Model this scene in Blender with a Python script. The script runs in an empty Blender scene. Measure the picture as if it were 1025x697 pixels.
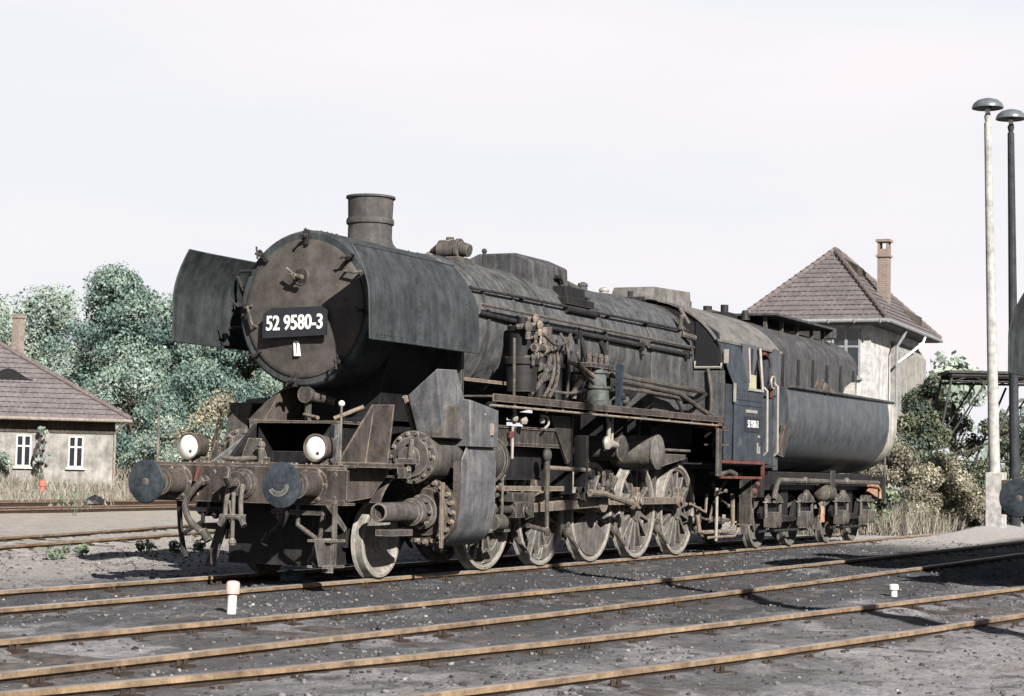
import bpy, bmesh, math, random
import numpy as np
from mathutils import Vector, Matrix
rnd = random.Random(7)
S = bpy.context.scene
COL = S.collection
R = math.radians

# ------------------------------------------------------------------ camera
cam_d = bpy.data.cameras.new("camera")
cam = bpy.data.objects.new("camera", cam_d); COL.objects.link(cam)
Fw = Vector((0.89316947, 0.445004, 0.06495951)); Rt = Vector((0.4445768, -0.89547811, 0.02168915)); Up = Vector((-0.06782158, -0.00950741, 0.99765217))
m3 = Matrix((Rt, Up, -Fw)).transposed()
cam.matrix_world = Matrix.Translation((-16.565, -11.7655, 1.2413)) @ m3.to_4x4()
cam_d.sensor_fit = 'HORIZONTAL'; cam_d.sensor_width = 36; cam_d.lens = 66.69
cam_d.clip_start = 0.1; cam_d.clip_end = 6000
S.camera = cam

# ------------------------------------------------------------------ sky and sun
SUN_EL, SUN_AZ = R(30), R(49)          # the light travels towards +x +y
L = Vector((math.cos(SUN_EL)*math.cos(SUN_AZ), math.cos(SUN_EL)*math.sin(SUN_AZ), -math.sin(SUN_EL)))
world = bpy.data.worlds.new("World"); S.world = world; world.use_nodes = True
wt = world.node_tree; wt.nodes.clear()
sky = wt.nodes.new('ShaderNodeTexSky'); sky.sky_type = 'NISHITA'; sky.sun_disc = False
sky.sun_elevation = SUN_EL; sky.sun_rotation = math.atan2(-L.x, -L.y)
sky.air_density = 1.0; sky.dust_density = 0.2; sky.ozone_density = 1.0; sky.altitude = 100
hs = wt.nodes.new('ShaderNodeHueSaturation'); hs.inputs['Saturation'].default_value = 0.25
tint = wt.nodes.new('ShaderNodeMixRGB'); tint.blend_type = 'MULTIPLY'; tint.inputs[0].default_value = 1.0
tint.inputs[2].default_value = (1.02, 0.985, 0.99, 1)
bg = wt.nodes.new('ShaderNodeBackground'); bg.inputs['Strength'].default_value = 0.05
out = wt.nodes.new('ShaderNodeOutputWorld')
wt.links.new(sky.outputs[0], hs.inputs['Color']); wt.links.new(hs.outputs[0], tint.inputs[1])
cap = wt.nodes.new('ShaderNodeMixRGB'); cap.blend_type = 'DARKEN'; cap.inputs[0].default_value = 1.0; cap.inputs[2].default_value = (5.55, 5.46, 5.58, 1)   # thin even haze: no brighter than this anywhere
wt.links.new(tint.outputs[0], cap.inputs[1])
stc = wt.nodes.new('ShaderNodeTexCoord'); smp = wt.nodes.new('ShaderNodeMapping'); smp.inputs['Scale'].default_value = (1.5, 1.5, 7.0)
sno = wt.nodes.new('ShaderNodeTexNoise'); sno.inputs['Scale'].default_value = 1.6; sno.inputs['Detail'].default_value = 6
srm = wt.nodes.new('ShaderNodeValToRGB'); srm.color_ramp.elements[0].position = 0.36; srm.color_ramp.elements[0].color = (0.925, 0.955, 0.985, 1); srm.color_ramp.elements[1].position = 0.66; srm.color_ramp.elements[1].color = (1.035, 0.995, 1.0, 1)
sml = wt.nodes.new('ShaderNodeMixRGB'); sml.blend_type = 'MULTIPLY'; sml.inputs[0].default_value = 1.0
wt.links.new(stc.outputs['Generated'], smp.inputs[0]); wt.links.new(smp.outputs[0], sno.inputs['Vector']); wt.links.new(sno.outputs['Fac'], srm.inputs[0])
wt.links.new(cap.outputs[0], sml.inputs[1]); wt.links.new(srm.outputs[0], sml.inputs[2]); # bright haze low down, deep clear blue towards the zenith
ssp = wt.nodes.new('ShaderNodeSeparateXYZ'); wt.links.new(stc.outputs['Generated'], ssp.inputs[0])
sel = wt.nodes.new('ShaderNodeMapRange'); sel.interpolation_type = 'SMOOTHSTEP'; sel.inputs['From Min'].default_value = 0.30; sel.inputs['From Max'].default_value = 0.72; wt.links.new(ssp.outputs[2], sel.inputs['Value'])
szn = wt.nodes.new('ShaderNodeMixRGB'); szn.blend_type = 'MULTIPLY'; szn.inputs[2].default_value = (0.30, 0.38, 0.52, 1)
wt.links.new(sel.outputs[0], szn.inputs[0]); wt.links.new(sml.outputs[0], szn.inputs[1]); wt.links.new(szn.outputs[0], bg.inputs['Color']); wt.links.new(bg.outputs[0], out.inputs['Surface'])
sd = bpy.data.lights.new("sun", 'SUN'); sd.energy = 5.0; sd.angle = R(0.5); sd.color = (1.0, 0.955, 0.90)
sun = bpy.data.objects.new("sun", sd); COL.objects.link(sun)
sun.rotation_euler = L.to_track_quat('-Z', 'Y').to_euler(); sun.location = (-20, -30, 30)
S.view_settings.view_transform = 'Standard'; S.view_settings.look = 'None'
S.view_settings.exposure = 1.78; S.view_settings.gamma = 1.0; S.view_settings.use_curve_mapping = False
S.cycles.max_bounces = 5; S.cycles.diffuse_bounces = 1; S.cycles.transparent_max_bounces = 6

# ------------------------------------------------------------------ materials
def ramp(nt, src, stops):
    r = nt.nodes.new('ShaderNodeValToRGB'); e = r.color_ramp.elements
    e[0].position, e[0].color = stops[0][0], (*stops[0][1], 1)
    e[1].position, e[1].color = stops[-1][0], (*stops[-1][1], 1)
    for p, c in stops[1:-1]:
        k = e.new(p); k.color = (*c, 1)
    nt.links.new(src, r.inputs[0]); return r.outputs[0]
def noise(nt, coord, scale, detail=5, rough=0.6, stretch=None):
    src = coord
    if stretch:
        mp = nt.nodes.new('ShaderNodeMapping'); mp.inputs['Scale'].default_value = stretch
        nt.links.new(coord, mp.inputs[0]); src = mp.outputs[0]
    n = nt.nodes.new('ShaderNodeTexNoise'); n.inputs['Scale'].default_value = scale
    n.inputs['Detail'].default_value = detail; n.inputs['Roughness'].default_value = rough
    nt.links.new(src, n.inputs['Vector']); return n.outputs['Fac']
def mixc(nt, fac, a, b, mode='MIX'):
    m = nt.nodes.new('ShaderNodeMixRGB'); m.blend_type = mode
    for i, s in ((0, fac), (1, a), (2, b)):
        if isinstance(s, (int, float)): m.inputs[i].default_value = s
        elif isinstance(s, tuple): m.inputs[i].default_value = (*s, 1)
        else: nt.links.new(s, m.inputs[i])
    return m.outputs[0]
def base_mat(name, rough=0.7, metal=0.0, spec=0.4):
    m = bpy.data.materials.new(name); m.use_nodes = True; nt = m.node_tree
    b = nt.nodes['Principled BSDF']; b.inputs['Roughness'].default_value = rough
    b.inputs['Metallic'].default_value = metal; b.inputs['Specular IOR Level'].default_value = spec
    tc = nt.nodes.new('ShaderNodeTexCoord')
    return m, nt, b, tc.outputs['Object']
def bump(nt, b, h, strength=0.3, dist=0.01):
    bp = nt.nodes.new('ShaderNodeBump'); bp.inputs['Strength'].default_value = strength; bp.inputs['Distance'].default_value = dist
    nt.links.new(h, bp.inputs['Height']); nt.links.new(bp.outputs[0], b.inputs['Normal'])
def grime(name, base, dust, rough=0.65, lo=0.42, hi=0.72, streak=0.5, spec=0.16, sc=1.0, bmp=0.25, edge=None):
    base = tuple(0.80*c for c in base); dust = tuple(0.80*c for c in dust)
    """old painted or sooty steel: base coat, dusty or rusty patches, vertical run marks, fine speckle"""
    m, nt, b, co = base_mat(name, rough, 0, spec)
    a = noise(nt, co, 1.3*sc, 8, 0.65)
    s = noise(nt, co, 2.2*sc, 5, 0.6, (5, 5, 0.55))
    f = noise(nt, co, 38*sc, 3, 0.7)
    mx = mixc(nt, streak, a, s); mx = mixc(nt, 0.25, mx, f)
    c = ramp(nt, mx, [(lo, base), (hi, dust)])
    dk = ramp(nt, noise(nt, co, 5.5*sc, 6, 0.7), [(0.35, (0.55, 0.55, 0.55)), (0.6, (1, 1, 1))])
    c = mixc(nt, 1.0, c, dk, 'MULTIPLY')
    if edge:                                                            # edge highlights painted into the colour, patchy like wear and dust
        bv = nt.nodes.new('ShaderNodeBevel'); bv.samples = 4; bv.inputs['Radius'].default_value = 0.016
        ge = nt.nodes.new('ShaderNodeNewGeometry'); dt = nt.nodes.new('ShaderNodeVectorMath'); dt.operation = 'DOT_PRODUCT'
        nt.links.new(bv.outputs[0], dt.inputs[0]); nt.links.new(ge.outputs['Normal'], dt.inputs[1])
        er = nt.nodes.new('ShaderNodeMapRange'); er.inputs['From Min'].default_value = 0.995; er.inputs['From Max'].default_value = 0.90; er.inputs['To Max'].default_value = 0.85
        nt.links.new(dt.outputs['Value'], er.inputs['Value'])
        em = nt.nodes.new('ShaderNodeMath'); em.operation = 'MULTIPLY'; nt.links.new(er.outputs[0], em.inputs[0])
        nt.links.new(ramp(nt, noise(nt, co, 7*sc, 5, 0.7), [(0.38, (0.15,0.15,0.15)), (0.6, (1,1,1))]), em.inputs[1])
        c = mixc(nt, em.outputs[0], c, edge)
    nt.links.new(c, b.inputs['Base Color'])
    rr = nt.nodes.new('ShaderNodeMapRange'); rr.inputs['To Min'].default_value = max(0.15, rough-0.18); rr.inputs['To Max'].default_value = min(1, rough+0.22)
    nt.links.new(mx, rr.inputs['Value']); nt.links.new(rr.outputs[0], b.inputs['Roughness'])
    bump(nt, b, mixc(nt, 0.5, f, a), bmp, 0.012)
    return m
M = {}
M['soot'] = grime('soot_black_steel', (0.016, 0.016, 0.018), (0.05, 0.047, 0.045), 0.62)
M['black'] = grime('oily_black_iron', (0.008, 0.008, 0.009), (0.028, 0.026, 0.025), 0.6, edge=(0.055,0.05,0.047))
M['deflector'] = grime('weathered_grey_sheet', (0.024, 0.0275, 0.0295), (0.058, 0.063, 0.065), 0.6, streak=0.65)
M['door'] = grime('heat_browned_steel', (0.038, 0.0345, 0.0325), (0.082, 0.072, 0.064), 0.68, lo=0.35, hi=0.7, streak=0.25)
M['boiler'] = grime('boiler_cladding', (0.022, 0.024, 0.026), (0.112, 0.112, 0.110), 0.5, lo=0.36, hi=0.70, streak=0.7)
M['chimney'] = grime('chimney_iron', (0.040, 0.038, 0.038), (0.10, 0.088, 0.085), 0.75)
M['cylinder'] = grime('cylinder_casing', (0.060, 0.062, 0.068), (0.155, 0.150, 0.148), 0.55, streak=0.7, edge=(0.17,0.165,0.16))
M['rustbrown'] = grime('brown_dirty_frame', (0.020, 0.017, 0.0155), (0.105, 0.088, 0.075), 0.8, lo=0.40, hi=0.72, edge=(0.19,0.155,0.125))
M['dusty'] = grime('dusty_grey_iron', (0.022, 0.021, 0.0195), (0.125, 0.113, 0.099), 0.82, lo=0.40, hi=0.72, edge=(0.23,0.20,0.165))
M['wheel'] = grime('dusty_wheel_iron', (0.034, 0.032, 0.030), (0.150, 0.140, 0.124), 0.85, lo=0.36, hi=0.68, sc=2, edge=(0.27,0.245,0.205))
M['tyre'] = grime('worn_dusty_tyre', (0.085, 0.080, 0.072), (0.24, 0.222, 0.195), 0.7, lo=0.33, hi=0.66, sc=2, edge=(0.34,0.31,0.265))
M['rod'] = grime('worn_rod_steel', (0.050, 0.041, 0.034), (0.215, 0.178, 0.145), 0.5, lo=0.38, hi=0.68, sc=2, edge=(0.30,0.24,0.185))
M['cab'] = grime('blue_black_paint', (0.017, 0.022, 0.029), (0.052, 0.063, 0.076), 0.45, streak=0.7, spec=0.25)
M['tub'] = grime('tank_paint', (0.026, 0.031, 0.037), (0.080, 0.087, 0.093), 0.42, lo=0.36, hi=0.7, streak=0.75, spec=0.3)
M['cream'] = grime('pale_cream_band', (0.20, 0.19, 0.165), (0.36, 0.345, 0.305), 0.75, lo=0.3, hi=0.6)  # pale cream tone for the tank's rear band and the bag
M['roof'] = grime('ashen_roof_sheet', (0.065, 0.062, 0.060), (0.155, 0.146, 0.137), 0.8, lo=0.35, hi=0.65, streak=0.2)
M['hopper'] = grime('hopper_sheet', (0.030, 0.031, 0.034), (0.105, 0.10, 0.098), 0.72, streak=0.85)
M['pipe'] = grime('dull_pipe', (0.014, 0.0135, 0.013), (0.105, 0.094, 0.082), 0.6, lo=0.42, hi=0.72, sc=2, edge=(0.2,0.17,0.14))
M['red'] = grime('faded_red_paint', (0.045, 0.018, 0.015), (0.15, 0.055, 0.046), 0.7, lo=0.3, hi=0.7)
M['buffer'] = grime('greased_buffer_steel', (0.018, 0.022, 0.027), (0.060, 0.072, 0.085), 0.5, lo=0.4, hi=0.75, streak=0.1, sc=3)
M['orange'] = grime('orange_lamp_shroud', (0.22, 0.11, 0.065), (0.42, 0.27, 0.18), 0.7)
M['paleblue'] = grime('pale_green_blue_pump', (0.020, 0.024, 0.024), (0.105, 0.112, 0.106), 0.6, lo=0.35, hi=0.65, sc=2)
M['bluebar'] = grime('blue_steel_bar', (0.012, 0.017, 0.024), (0.04, 0.05, 0.062), 0.55)
def flat(name, col, rough=0.6, metal=0.0, var=0.25, sc=9, spec=0.25):
    col = tuple(0.80*c for c in col)
    m, nt, b, co = base_mat(name, rough, metal, spec)
    lo = tuple(c*(1-var) for c in col); hi = tuple(min(1, c*(1+var)) for c in col)
    nt.links.new(ramp(nt, noise(nt, co, sc, 6, 0.65), [(0.3, lo), (0.7, hi)]), b.inputs['Base Color'])
    return m
M['white'] = flat('white_paint', (0.52, 0.51, 0.48), 0.6, var=0.06)
M['plate'] = flat('black_plate', (0.012, 0.014, 0.017), 0.5)
M['railwhite'] = flat('pale_handrail', (0.19, 0.175, 0.155), 0.5)
M['lens'] = flat('glare_white_lens', (0.50, 0.50, 0.48), 0.25, var=0.05, spec=0.6)  # white base stands for sun glare in the headlight glass; bulbs share it
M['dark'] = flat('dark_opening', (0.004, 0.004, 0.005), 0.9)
M['glass'] = flat('dirty_window_glass', (0.012, 0.015, 0.018), 0.12, spec=0.6)
M['yellow'] = flat('faded_yellow_board', (0.28, 0.255, 0.16), 0.7)
M['tan'] = flat('ivory_ball', (0.40, 0.37, 0.33), 0.5)

# ------------------------------------------------------------------ mesh builder
class MB:
    def __init__(s): s.v = []; s.f = []; s.mi = []; s.m = 0
    def add(s, vs, fs):
        o = len(s.v); s.v.extend([tuple(p) for p in vs])
        for f in fs: s.f.append(tuple(i+o for i in f)); s.mi.append(s.m)
        return s
    def hexa(s, p):
        return s.add(p, [(0,3,2,1),(4,5,6,7),(0,1,5,4),(1,2,6,5),(2,3,7,6),(3,0,4,7)])
    def box(s, x0, x1, y0, y1, z0, z1):
        return s.hexa([(x0,y0,z0),(x1,y0,z0),(x1,y1,z0),(x0,y1,z0),(x0,y0,z1),(x1,y0,z1),(x1,y1,z1),(x0,y1,z1)])
    def prism(s, poly, ax, a0, a1):
        n = len(poly)
        def P(u, w, a): return {'x': (a,u,w), 'y': (u,a,w), 'z': (u,w,a)}[ax]
        vs = [P(u,w,a0) for u,w in poly] + [P(u,w,a1) for u,w in poly]
        fs = [tuple(range(n-1,-1,-1)), tuple(range(n,2*n))] + [(i,(i+1)%n,n+(i+1)%n,n+i) for i in range(n)]
        return s.add(vs, fs)
    def frame(s, d):
        d = Vector(d).normalized(); a = Vector((0,0,1)) if abs(d.z) < 0.9 else Vector((0,1,0))
        u = d.cross(a).normalized(); return d, u, d.cross(u).normalized()
    def cyl(s, p0, p1, r, r2=None, n=20, cap=True):
        p0, p1 = Vector(p0), Vector(p1); r2 = r if r2 is None else r2
        d, u, w = s.frame(p1-p0)
        c = [(u*math.cos(2*math.pi*i/n)+w*math.sin(2*math.pi*i/n)) for i in range(n)]
        vs = [p0+k*r for k in c]+[p1+k*r2 for k in c]
        fs = [(i,(i+1)%n,n+(i+1)%n,n+i) for i in range(n)]
        if cap: fs += [tuple(range(n-1,-1,-1)), tuple(range(n,2*n))]
        return s.add(vs, fs)
    def tube(s, pts, r, n=8):
        pts = [Vector(p) for p in pts]; N = len(pts); rings = []
        d, u, w = s.frame(pts[1]-pts[0])
        for i, p in enumerate(pts):
            t = (pts[min(i+1,N-1)]-pts[max(i-1,0)]).normalized()
            u = (u - t*u.dot(t)).normalized(); w = t.cross(u)
            rr = r[i] if isinstance(r, (list,tuple)) else r
            rings += [p+(u*math.cos(2*math.pi*k/n)+w*math.sin(2*math.pi*k/n))*rr for k in range(n)]
        fs = [(i*n+k, i*n+(k+1)%n, (i+1)*n+(k+1)%n, (i+1)*n+k) for i in range(N-1) for k in range(n)]
        fs += [tuple(range(n-1,-1,-1)), tuple(range((N-1)*n, N*n))]
        return s.add(rings, fs)
    def curve(s, pts, r, n=8, seg=6):
        """smooth pipe through the points"""
        P = [Vector(p) for p in pts]; out = []
        for i in range(len(P)-1):
            a, b, c, d = P[max(i-1,0)], P[i], P[i+1], P[min(i+2,len(P)-1)]
            for k in range(seg):
                t = k/seg
                out.append(0.5*((2*b)+(c-a)*t+(2*a-5*b+4*c-d)*t*t+(3*b-a-3*c+d)*t**3))
        out.append(P[-1]); return s.tube(out, r, n)
    def lathe(s, o, axis, prof, n=32, cap=True, a0=0, a1=None):
        o = Vector(o); d, u, w = s.frame(axis); K = len(prof)
        full = a1 is None; a1 = a0+2*math.pi if full else a1
        N = n if full else n+1; vs = []
        for t, r in prof:
            for i in range(N):
                a = a0+(a1-a0)*i/n; vs.append(o+d*t+(u*math.cos(a)+w*math.sin(a))*max(r,1e-4))
        fs = [(k*N+i, k*N+(i+1)%N, (k+1)*N+(i+1)%N, (k+1)*N+i) for k in range(K-1) for i in range(n)]
        if cap and full: fs += [tuple(range(N-1,-1,-1)), tuple(range((K-1)*N, K*N))]
        return s.add(vs, fs)
    def ball(s, c, r, n=14, sc=(1,1,1)):
        c = Vector(c); vs = []; fs = []; h = n//2
        for j in range(h+1):
            a = math.pi*j/h
            for i in range(n):
                b = 2*math.pi*i/n
                vs.append((c.x+r*sc[0]*math.sin(a)*math.cos(b), c.y+r*sc[1]*math.sin(a)*math.sin(b), c.z+r*sc[2]*math.cos(a)))
        for j in range(h):
            for i in range(n): fs.append((j*n+i, j*n+(i+1)%n, (j+1)*n+(i+1)%n, (j+1)*n+i))
        return s.add(vs, fs)
    def bolts(s, c, axis, rad, k, r=0.02, h=0.03, a0=0.0, n=6):
        c = Vector(c); d, u, w = s.frame(axis)
        for i in range(k):
            a = a0+2*math.pi*i/k; p = c+(u*math.cos(a)+w*math.sin(a))*rad
            s.cyl(p, p+d*h, r, r*0.8, n)
        return s
    def text(s, body, size, org, udir, vdir, depth=0.006, sx=1.0, bold=0.0):
        cu = bpy.data.curves.new('lettering', 'FONT'); cu.body = body; cu.size = size; cu.offset = bold
        cu.align_x = 'CENTER'; cu.align_y = 'CENTER'; cu.extrude = depth/2; cu.resolution_u = 4
        ob = bpy.data.objects.new('lettering', cu); COL.objects.link(ob)
        dg = bpy.context.evaluated_depsgraph_get(); me = bpy.data.meshes.new_from_object(ob.evaluated_get(dg))
        o, u, v = Vector(org), Vector(udir).normalized(), Vector(vdir).normalized(); w = u.cross(v)
        s.add([o+u*(p.co.x*sx)+v*p.co.y+w*(p.co.z+depth/2) for p in me.vertices], [tuple(f.vertices) for f in me.polygons])
        bpy.data.meshes.remove(me); bpy.data.objects.remove(ob); bpy.data.curves.remove(cu); return s
    def build(s, name, mats, parent=None, bevel=0, sharp=35, smooth=True):
        me = bpy.data.meshes.new(name); me.from_pydata(s.v, [], s.f)
        mats = mats if isinstance(mats, (list,tuple)) else [mats]
        for m in mats: me.materials.append(M[m] if isinstance(m, str) else m)
        me.polygons.foreach_set('material_index', s.mi)
        bm = bmesh.new(); bm.from_mesh(me); bmesh.ops.recalc_face_normals(bm, faces=bm.faces); bm.to_mesh(me); bm.free()
        if smooth:
            me.polygons.foreach_set('use_smooth', [True]*len(me.polygons)); me.set_sharp_from_angle(angle=R(sharp))
        o = bpy.data.objects.new(name, me); COL.objects.link(o)
        if parent is not None: o.parent = parent
        if bevel:
            b = o.modifiers.new('bevel', 'BEVEL'); b.width = bevel; b.segments = 2; b.limit_method = 'ANGLE'; b.angle_limit = R(40)
        return o
def tag(o, label=None, cat=None, group=None, kind=None):
    if label: o['label'] = label
    if cat: o['category'] = cat
    if group: o['group'] = group
    if kind: o['kind'] = kind
    return o
def thing(name, label, cat, loc=(0,0,0), rz=0, group=None):
    o = bpy.data.objects.new(name, None); COL.objects.link(o); o.empty_display_size = 0.3
    o.location = loc; o.rotation_euler = (0,0,rz); return tag(o, label, cat, group)
def copy_tree(o, parent=None, skip=()):
    c = o.copy(); COL.objects.link(c)
    if parent is not None: c.parent = parent
    for ch in list(o.children):
        if ch.name.split('.')[0] not in skip: copy_tree(ch, c, skip)
    return c
def interp(pts, t):
    if t <= pts[0][0]:
        (a,b),(c,d) = pts[0],pts[1]
    elif t >= pts[-1][0]:
        (a,b),(c,d) = pts[-2],pts[-1]
    else:
        for i in range(len(pts)-1):
            if pts[i][0] <= t <= pts[i+1][0]: (a,b),(c,d) = pts[i],pts[i+1]; break
    return b+(d-b)*(t-a)/(c-a)
# ------------------------------------------------------------------ tracks: centre lines
T1 = [(-60, 0), (60, 0)]
T2 = [(-24, -1.9), (-14, -2.85), (-8, -3.33), (-6.2, -3.45), (-2.3, -3.72), (1.5, -3.90), (5.1, -4.01), (11, -4.10), (20, -4.15), (60, -4.15)]
T3 = [(-16, -3.6), (-12, -4.62), (-8.7, -5.47), (-6.3, -6.06), (-4.7, -6.37), (-2, -6.80), (2.2, -7.33), (6.2, -7.82), (12, -8.40), (20, -9.15), (45, -11.2)]
T4 = [(-12, 4.3), (0, 6.75), (4.85, 8.05), (8.3, 8.85), (11.5, 9.75), (20, 12.4), (34, 17.0)]
T5 = [(8, 20.6), (24, 22.0), (44, 23.6), (70, 25.6)]
T6 = [(14, 26.0), (40, 27.6), (70, 29.3)]
def smooth_y(pts, x, w=2.2):
    return sum(interp(pts, x+d*w/4) for d in range(-4, 5))/9
def track_z(i): return {1: 0, 2: 0, 3: 0, 4: 0.0, 5: 0.02, 6: 0.05}[i]
TR = [T1, T2, T3, T4, T5, T6]

# ------------------------------------------------------------------ ground: one sheet out to the horizon
def vnoise(X, Y, sc, seed):
    """smooth value noise on numpy arrays"""
    r = np.random.RandomState(seed).rand(256, 256)
    x = X/sc; y = Y/sc; xi = np.floor(x).astype(int); yi = np.floor(y).astype(int); fx = x-xi; fy = y-yi
    fx = fx*fx*(3-2*fx); fy = fy*fy*(3-2*fy)
    g = lambda a, b: r[a % 256, b % 256]
    return (g(xi,yi)*(1-fx)+g(xi+1,yi)*fx)*(1-fy)+(g(xi,yi+1)*(1-fx)+g(xi+1,yi+1)*fx)*fy-0.5
def ground_z(X, Y):
    X = np.asarray(X, float); Y = np.asarray(Y, float)
    near = np.clip(1.0-(np.hypot(X-1, Y+3)-14)/30, 0.15, 1)
    z = -0.098+near*(0.050*vnoise(X, Y, 1.7, 1)+0.036*vnoise(X, Y, 0.55, 2)+0.034*vnoise(X, Y, 0.22, 3))
    # low heaps of ash and cinders between the rails
    z = z+near*0.11*np.clip(vnoise(X, Y, 0.9, 5)-0.20, 0, 1)
    far = np.clip((np.hypot(X, Y)-60)/200, 0, 1)
    z = z+far*0.6*vnoise(X, Y, 60, 4)
    z = z+0.28*np.clip((X-22)/8, 0, 1)*np.clip(1-np.abs(Y+1.2)/2.2, 0, 1)        # ashy bank round the lamp posts
    z = z+0.75*np.clip((Y-30)/12, 0, 1)*np.clip(1-(X-70)/60, 0, 1)               # rise behind the far sidings
    for i, t in enumerate(TR):                                                    # keep the rails clear
        if i < 4:
            yc = np.interp(X, [p[0] for p in t], [p[1] for p in t])
            d = np.minimum(np.abs(Y-yc-0.75), np.abs(Y-yc+0.75))
            lim = -0.046-0.010*np.clip(1-d/0.11, 0, 1)+0.026*vnoise(X, Y, 0.3, 21)+0.02*vnoise(X, Y, 0.14, 22)
            inside = (np.abs(Y-yc) < 1.3) & (X > t[0][0]) & (X < min(t[-1][0], 34))
            z = np.where(inside, np.minimum(z, lim), z); z = np.where(inside&(d < 0.30), np.maximum(z, lim-0.012-0.05*np.clip(d/0.30, 0, 1)), z)
    return z
def axis_pts(lo, hi, step, ends):
    a = list(np.arange(lo, hi, step)); s = step
    x = a[-1]
    while x < ends[1]: s *= 1.18; x += s; a.append(x)
    x = lo; s = step
    while x > ends[0]: s *= 1.18; x -= s; a.insert(0, x)
    return np.array(a)
gx = axis_pts(-12.5, 15, 0.085, (-1500, 3000)); gy = axis_pts(-11.3, 9.0, 0.085, (-1500, 3000))
XX, YY = np.meshgrid(gx, gy, indexing='ij'); ZZ = ground_z(XX, YY)
me = bpy.data.meshes.new('ground'); nx, ny = XX.shape
verts = np.stack([XX, YY, ZZ], -1).reshape(-1, 3)
idx = np.arange(nx*ny).reshape(nx, ny)
quads = np.stack([idx[:-1,:-1], idx[1:,:-1], idx[1:,1:], idx[:-1,1:]], -1).reshape(-1, 4)
def fast_mesh(me, verts, faces):
    n = faces.shape[1]
    me.vertices.add(len(verts)); me.vertices.foreach_set('co', verts.astype(np.float32).ravel())
    me.loops.add(faces.size); me.loops.foreach_set('vertex_index', faces.astype(np.int32).ravel())
    me.polygons.add(len(faces)); me.polygons.foreach_set('loop_start', np.arange(0, faces.size, n, dtype=np.int32))
    me.update(calc_edges=True)
fast_mesh(me, verts, quads)
me.polygons.foreach_set('use_smooth', [True]*len(me.polygons))
ground = bpy.data.objects.new('ground', me); COL.objects.link(ground); tag(ground, kind='structure')
gm, nt, b, co = base_mat('cinder_ground', 0.95, 0, 0.2)
big = noise(nt, co, 0.55, 7, 0.62); mid = noise(nt, co, 2.6, 7, 0.68); fine = noise(nt, co, 26, 5, 0.75); vf = noise(nt, co, 90, 2, 0.7)
lng = noise(nt, co, 0.9, 6, 0.65, (0.35, 1.6, 1))
ash = ramp(nt, mixc(nt, 0.5, mid, fine), [(0.28, (0.060, 0.060, 0.066)), (0.40, (0.165, 0.162, 0.172)), (0.54, (0.265, 0.256, 0.260)), (0.72, (0.37, 0.355, 0.34))])
cin = ramp(nt, mixc(nt, 0.55, mid, fine), [(0.30, (0.014, 0.016, 0.020)), (0.48, (0.050, 0.053, 0.060)), (0.68, (0.135, 0.136, 0.140))])
dry = ramp(nt, mixc(nt, 0.5, mid, fine), [(0.30, (0.15, 0.133, 0.105)), (0.55, (0.30, 0.272, 0.225)), (0.75, (0.39, 0.36, 0.30))])
sep = nt.nodes.new('ShaderNodeSeparateXYZ'); nt.links.new(co, sep.inputs[0])
def mth(op, a, bb=None):
    n = nt.nodes.new('ShaderNodeMath'); n.operation = op; n.use_clamp = False
    for i, q in ((0, a), (1, bb)):
        if q is None: continue
        if isinstance(q, (int, float)): n.inputs[i].default_value = q
        else: nt.links.new(q, n.inputs[i])
    return n.outputs[0]
def smooth(v, a, c):
    n = nt.nodes.new('ShaderNodeMapRange'); n.interpolation_type = 'SMOOTHSTEP'
    n.inputs['From Min'].default_value = a; n.inputs['From Max'].default_value = c; nt.links.new(v, n.inputs['Value']); return n.outputs[0]
X_, Y_ = sep.outputs[0], sep.outputs[1]
# cinder-black belt under and beside the engine track and at the right of the second track
belt = mth('MULTIPLY', smooth(Y_, -3.5, -2.1), smooth(Y_, 2.6, 1.2))
belt = mth('MULTIPLY', belt, smooth(X_, -9.0, 2.0))
belt2 = mth('MULTIPLY', mth('MULTIPLY', smooth(Y_, -7.0, -5.0), smooth(Y_, -1.5, -3.4)), smooth(X_, -9.0, 3.0))
bel4 = mth('MULTIPLY', smooth(Y_, 5.0, 6.6), smooth(Y_, 15.0, 10.0))
belt = mth('MAXIMUM', belt, mth('MULTIPLY', belt2, 1.0)); belt = mth('MAXIMUM', belt, mth('MULTIPLY', bel4, 0.30))
fac = smooth(mth('ADD', mth('MULTIPLY', belt, 0.75), mth('MULTIPLY', mth('SUBTRACT', lng, 0.5), 2.2)), 0.12, 0.62)
col = mixc(nt, fac, ash, cin)
brown = smooth(noise(nt, co, 1.15, 7, 0.7), 0.50, 0.66)
col = mixc(nt, mth('MULTIPLY', brown, 0.6), col, mixc(nt, fine, (0.050, 0.040, 0.032), (0.20, 0.165, 0.135)))
patch = smooth(mth('ADD', big, mth('MULTIPLY', mid, 0.5)), 0.62, 0.80)
col = mixc(nt, mth('MULTIPLY', patch, mixc(nt, smooth(Y_, -8.6, -7.6), (0.1, 0.1, 0.1), (0.7, 0.7, 0.7))), col, (0.040, 0.040, 0.044))
oil = smooth(noise(nt, co, 2.6, 7, 0.72), 0.53, 0.63)
col = mixc(nt, mth('MULTIPLY', oil, 0.75), col, mixc(nt, vf, (0.014, 0.014, 0.016), (0.075, 0.070, 0.068)))
pale = smooth(noise(nt, co, 0.8, 6, 0.7, (0.5, 1.3, 1)), 0.56, 0.68)
col = mixc(nt, mth('MULTIPLY', pale, 0.45), col, mixc(nt, fine, (0.14, 0.135, 0.13), (0.40, 0.385, 0.37)))
dist = mth('SUBTRACT', mth('ADD', Y_, mth('MULTIPLY', mth('SUBTRACT', lng, 0.5), 3.0)), mth('MULTIPLY', X_, 0.06))
col = mixc(nt, smooth(dist, 1.2, 4.5), col, mixc(nt, 0.45, dry, ash))
col = mixc(nt, smooth(dist, 12.0, 20.0), col, dry)
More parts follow.
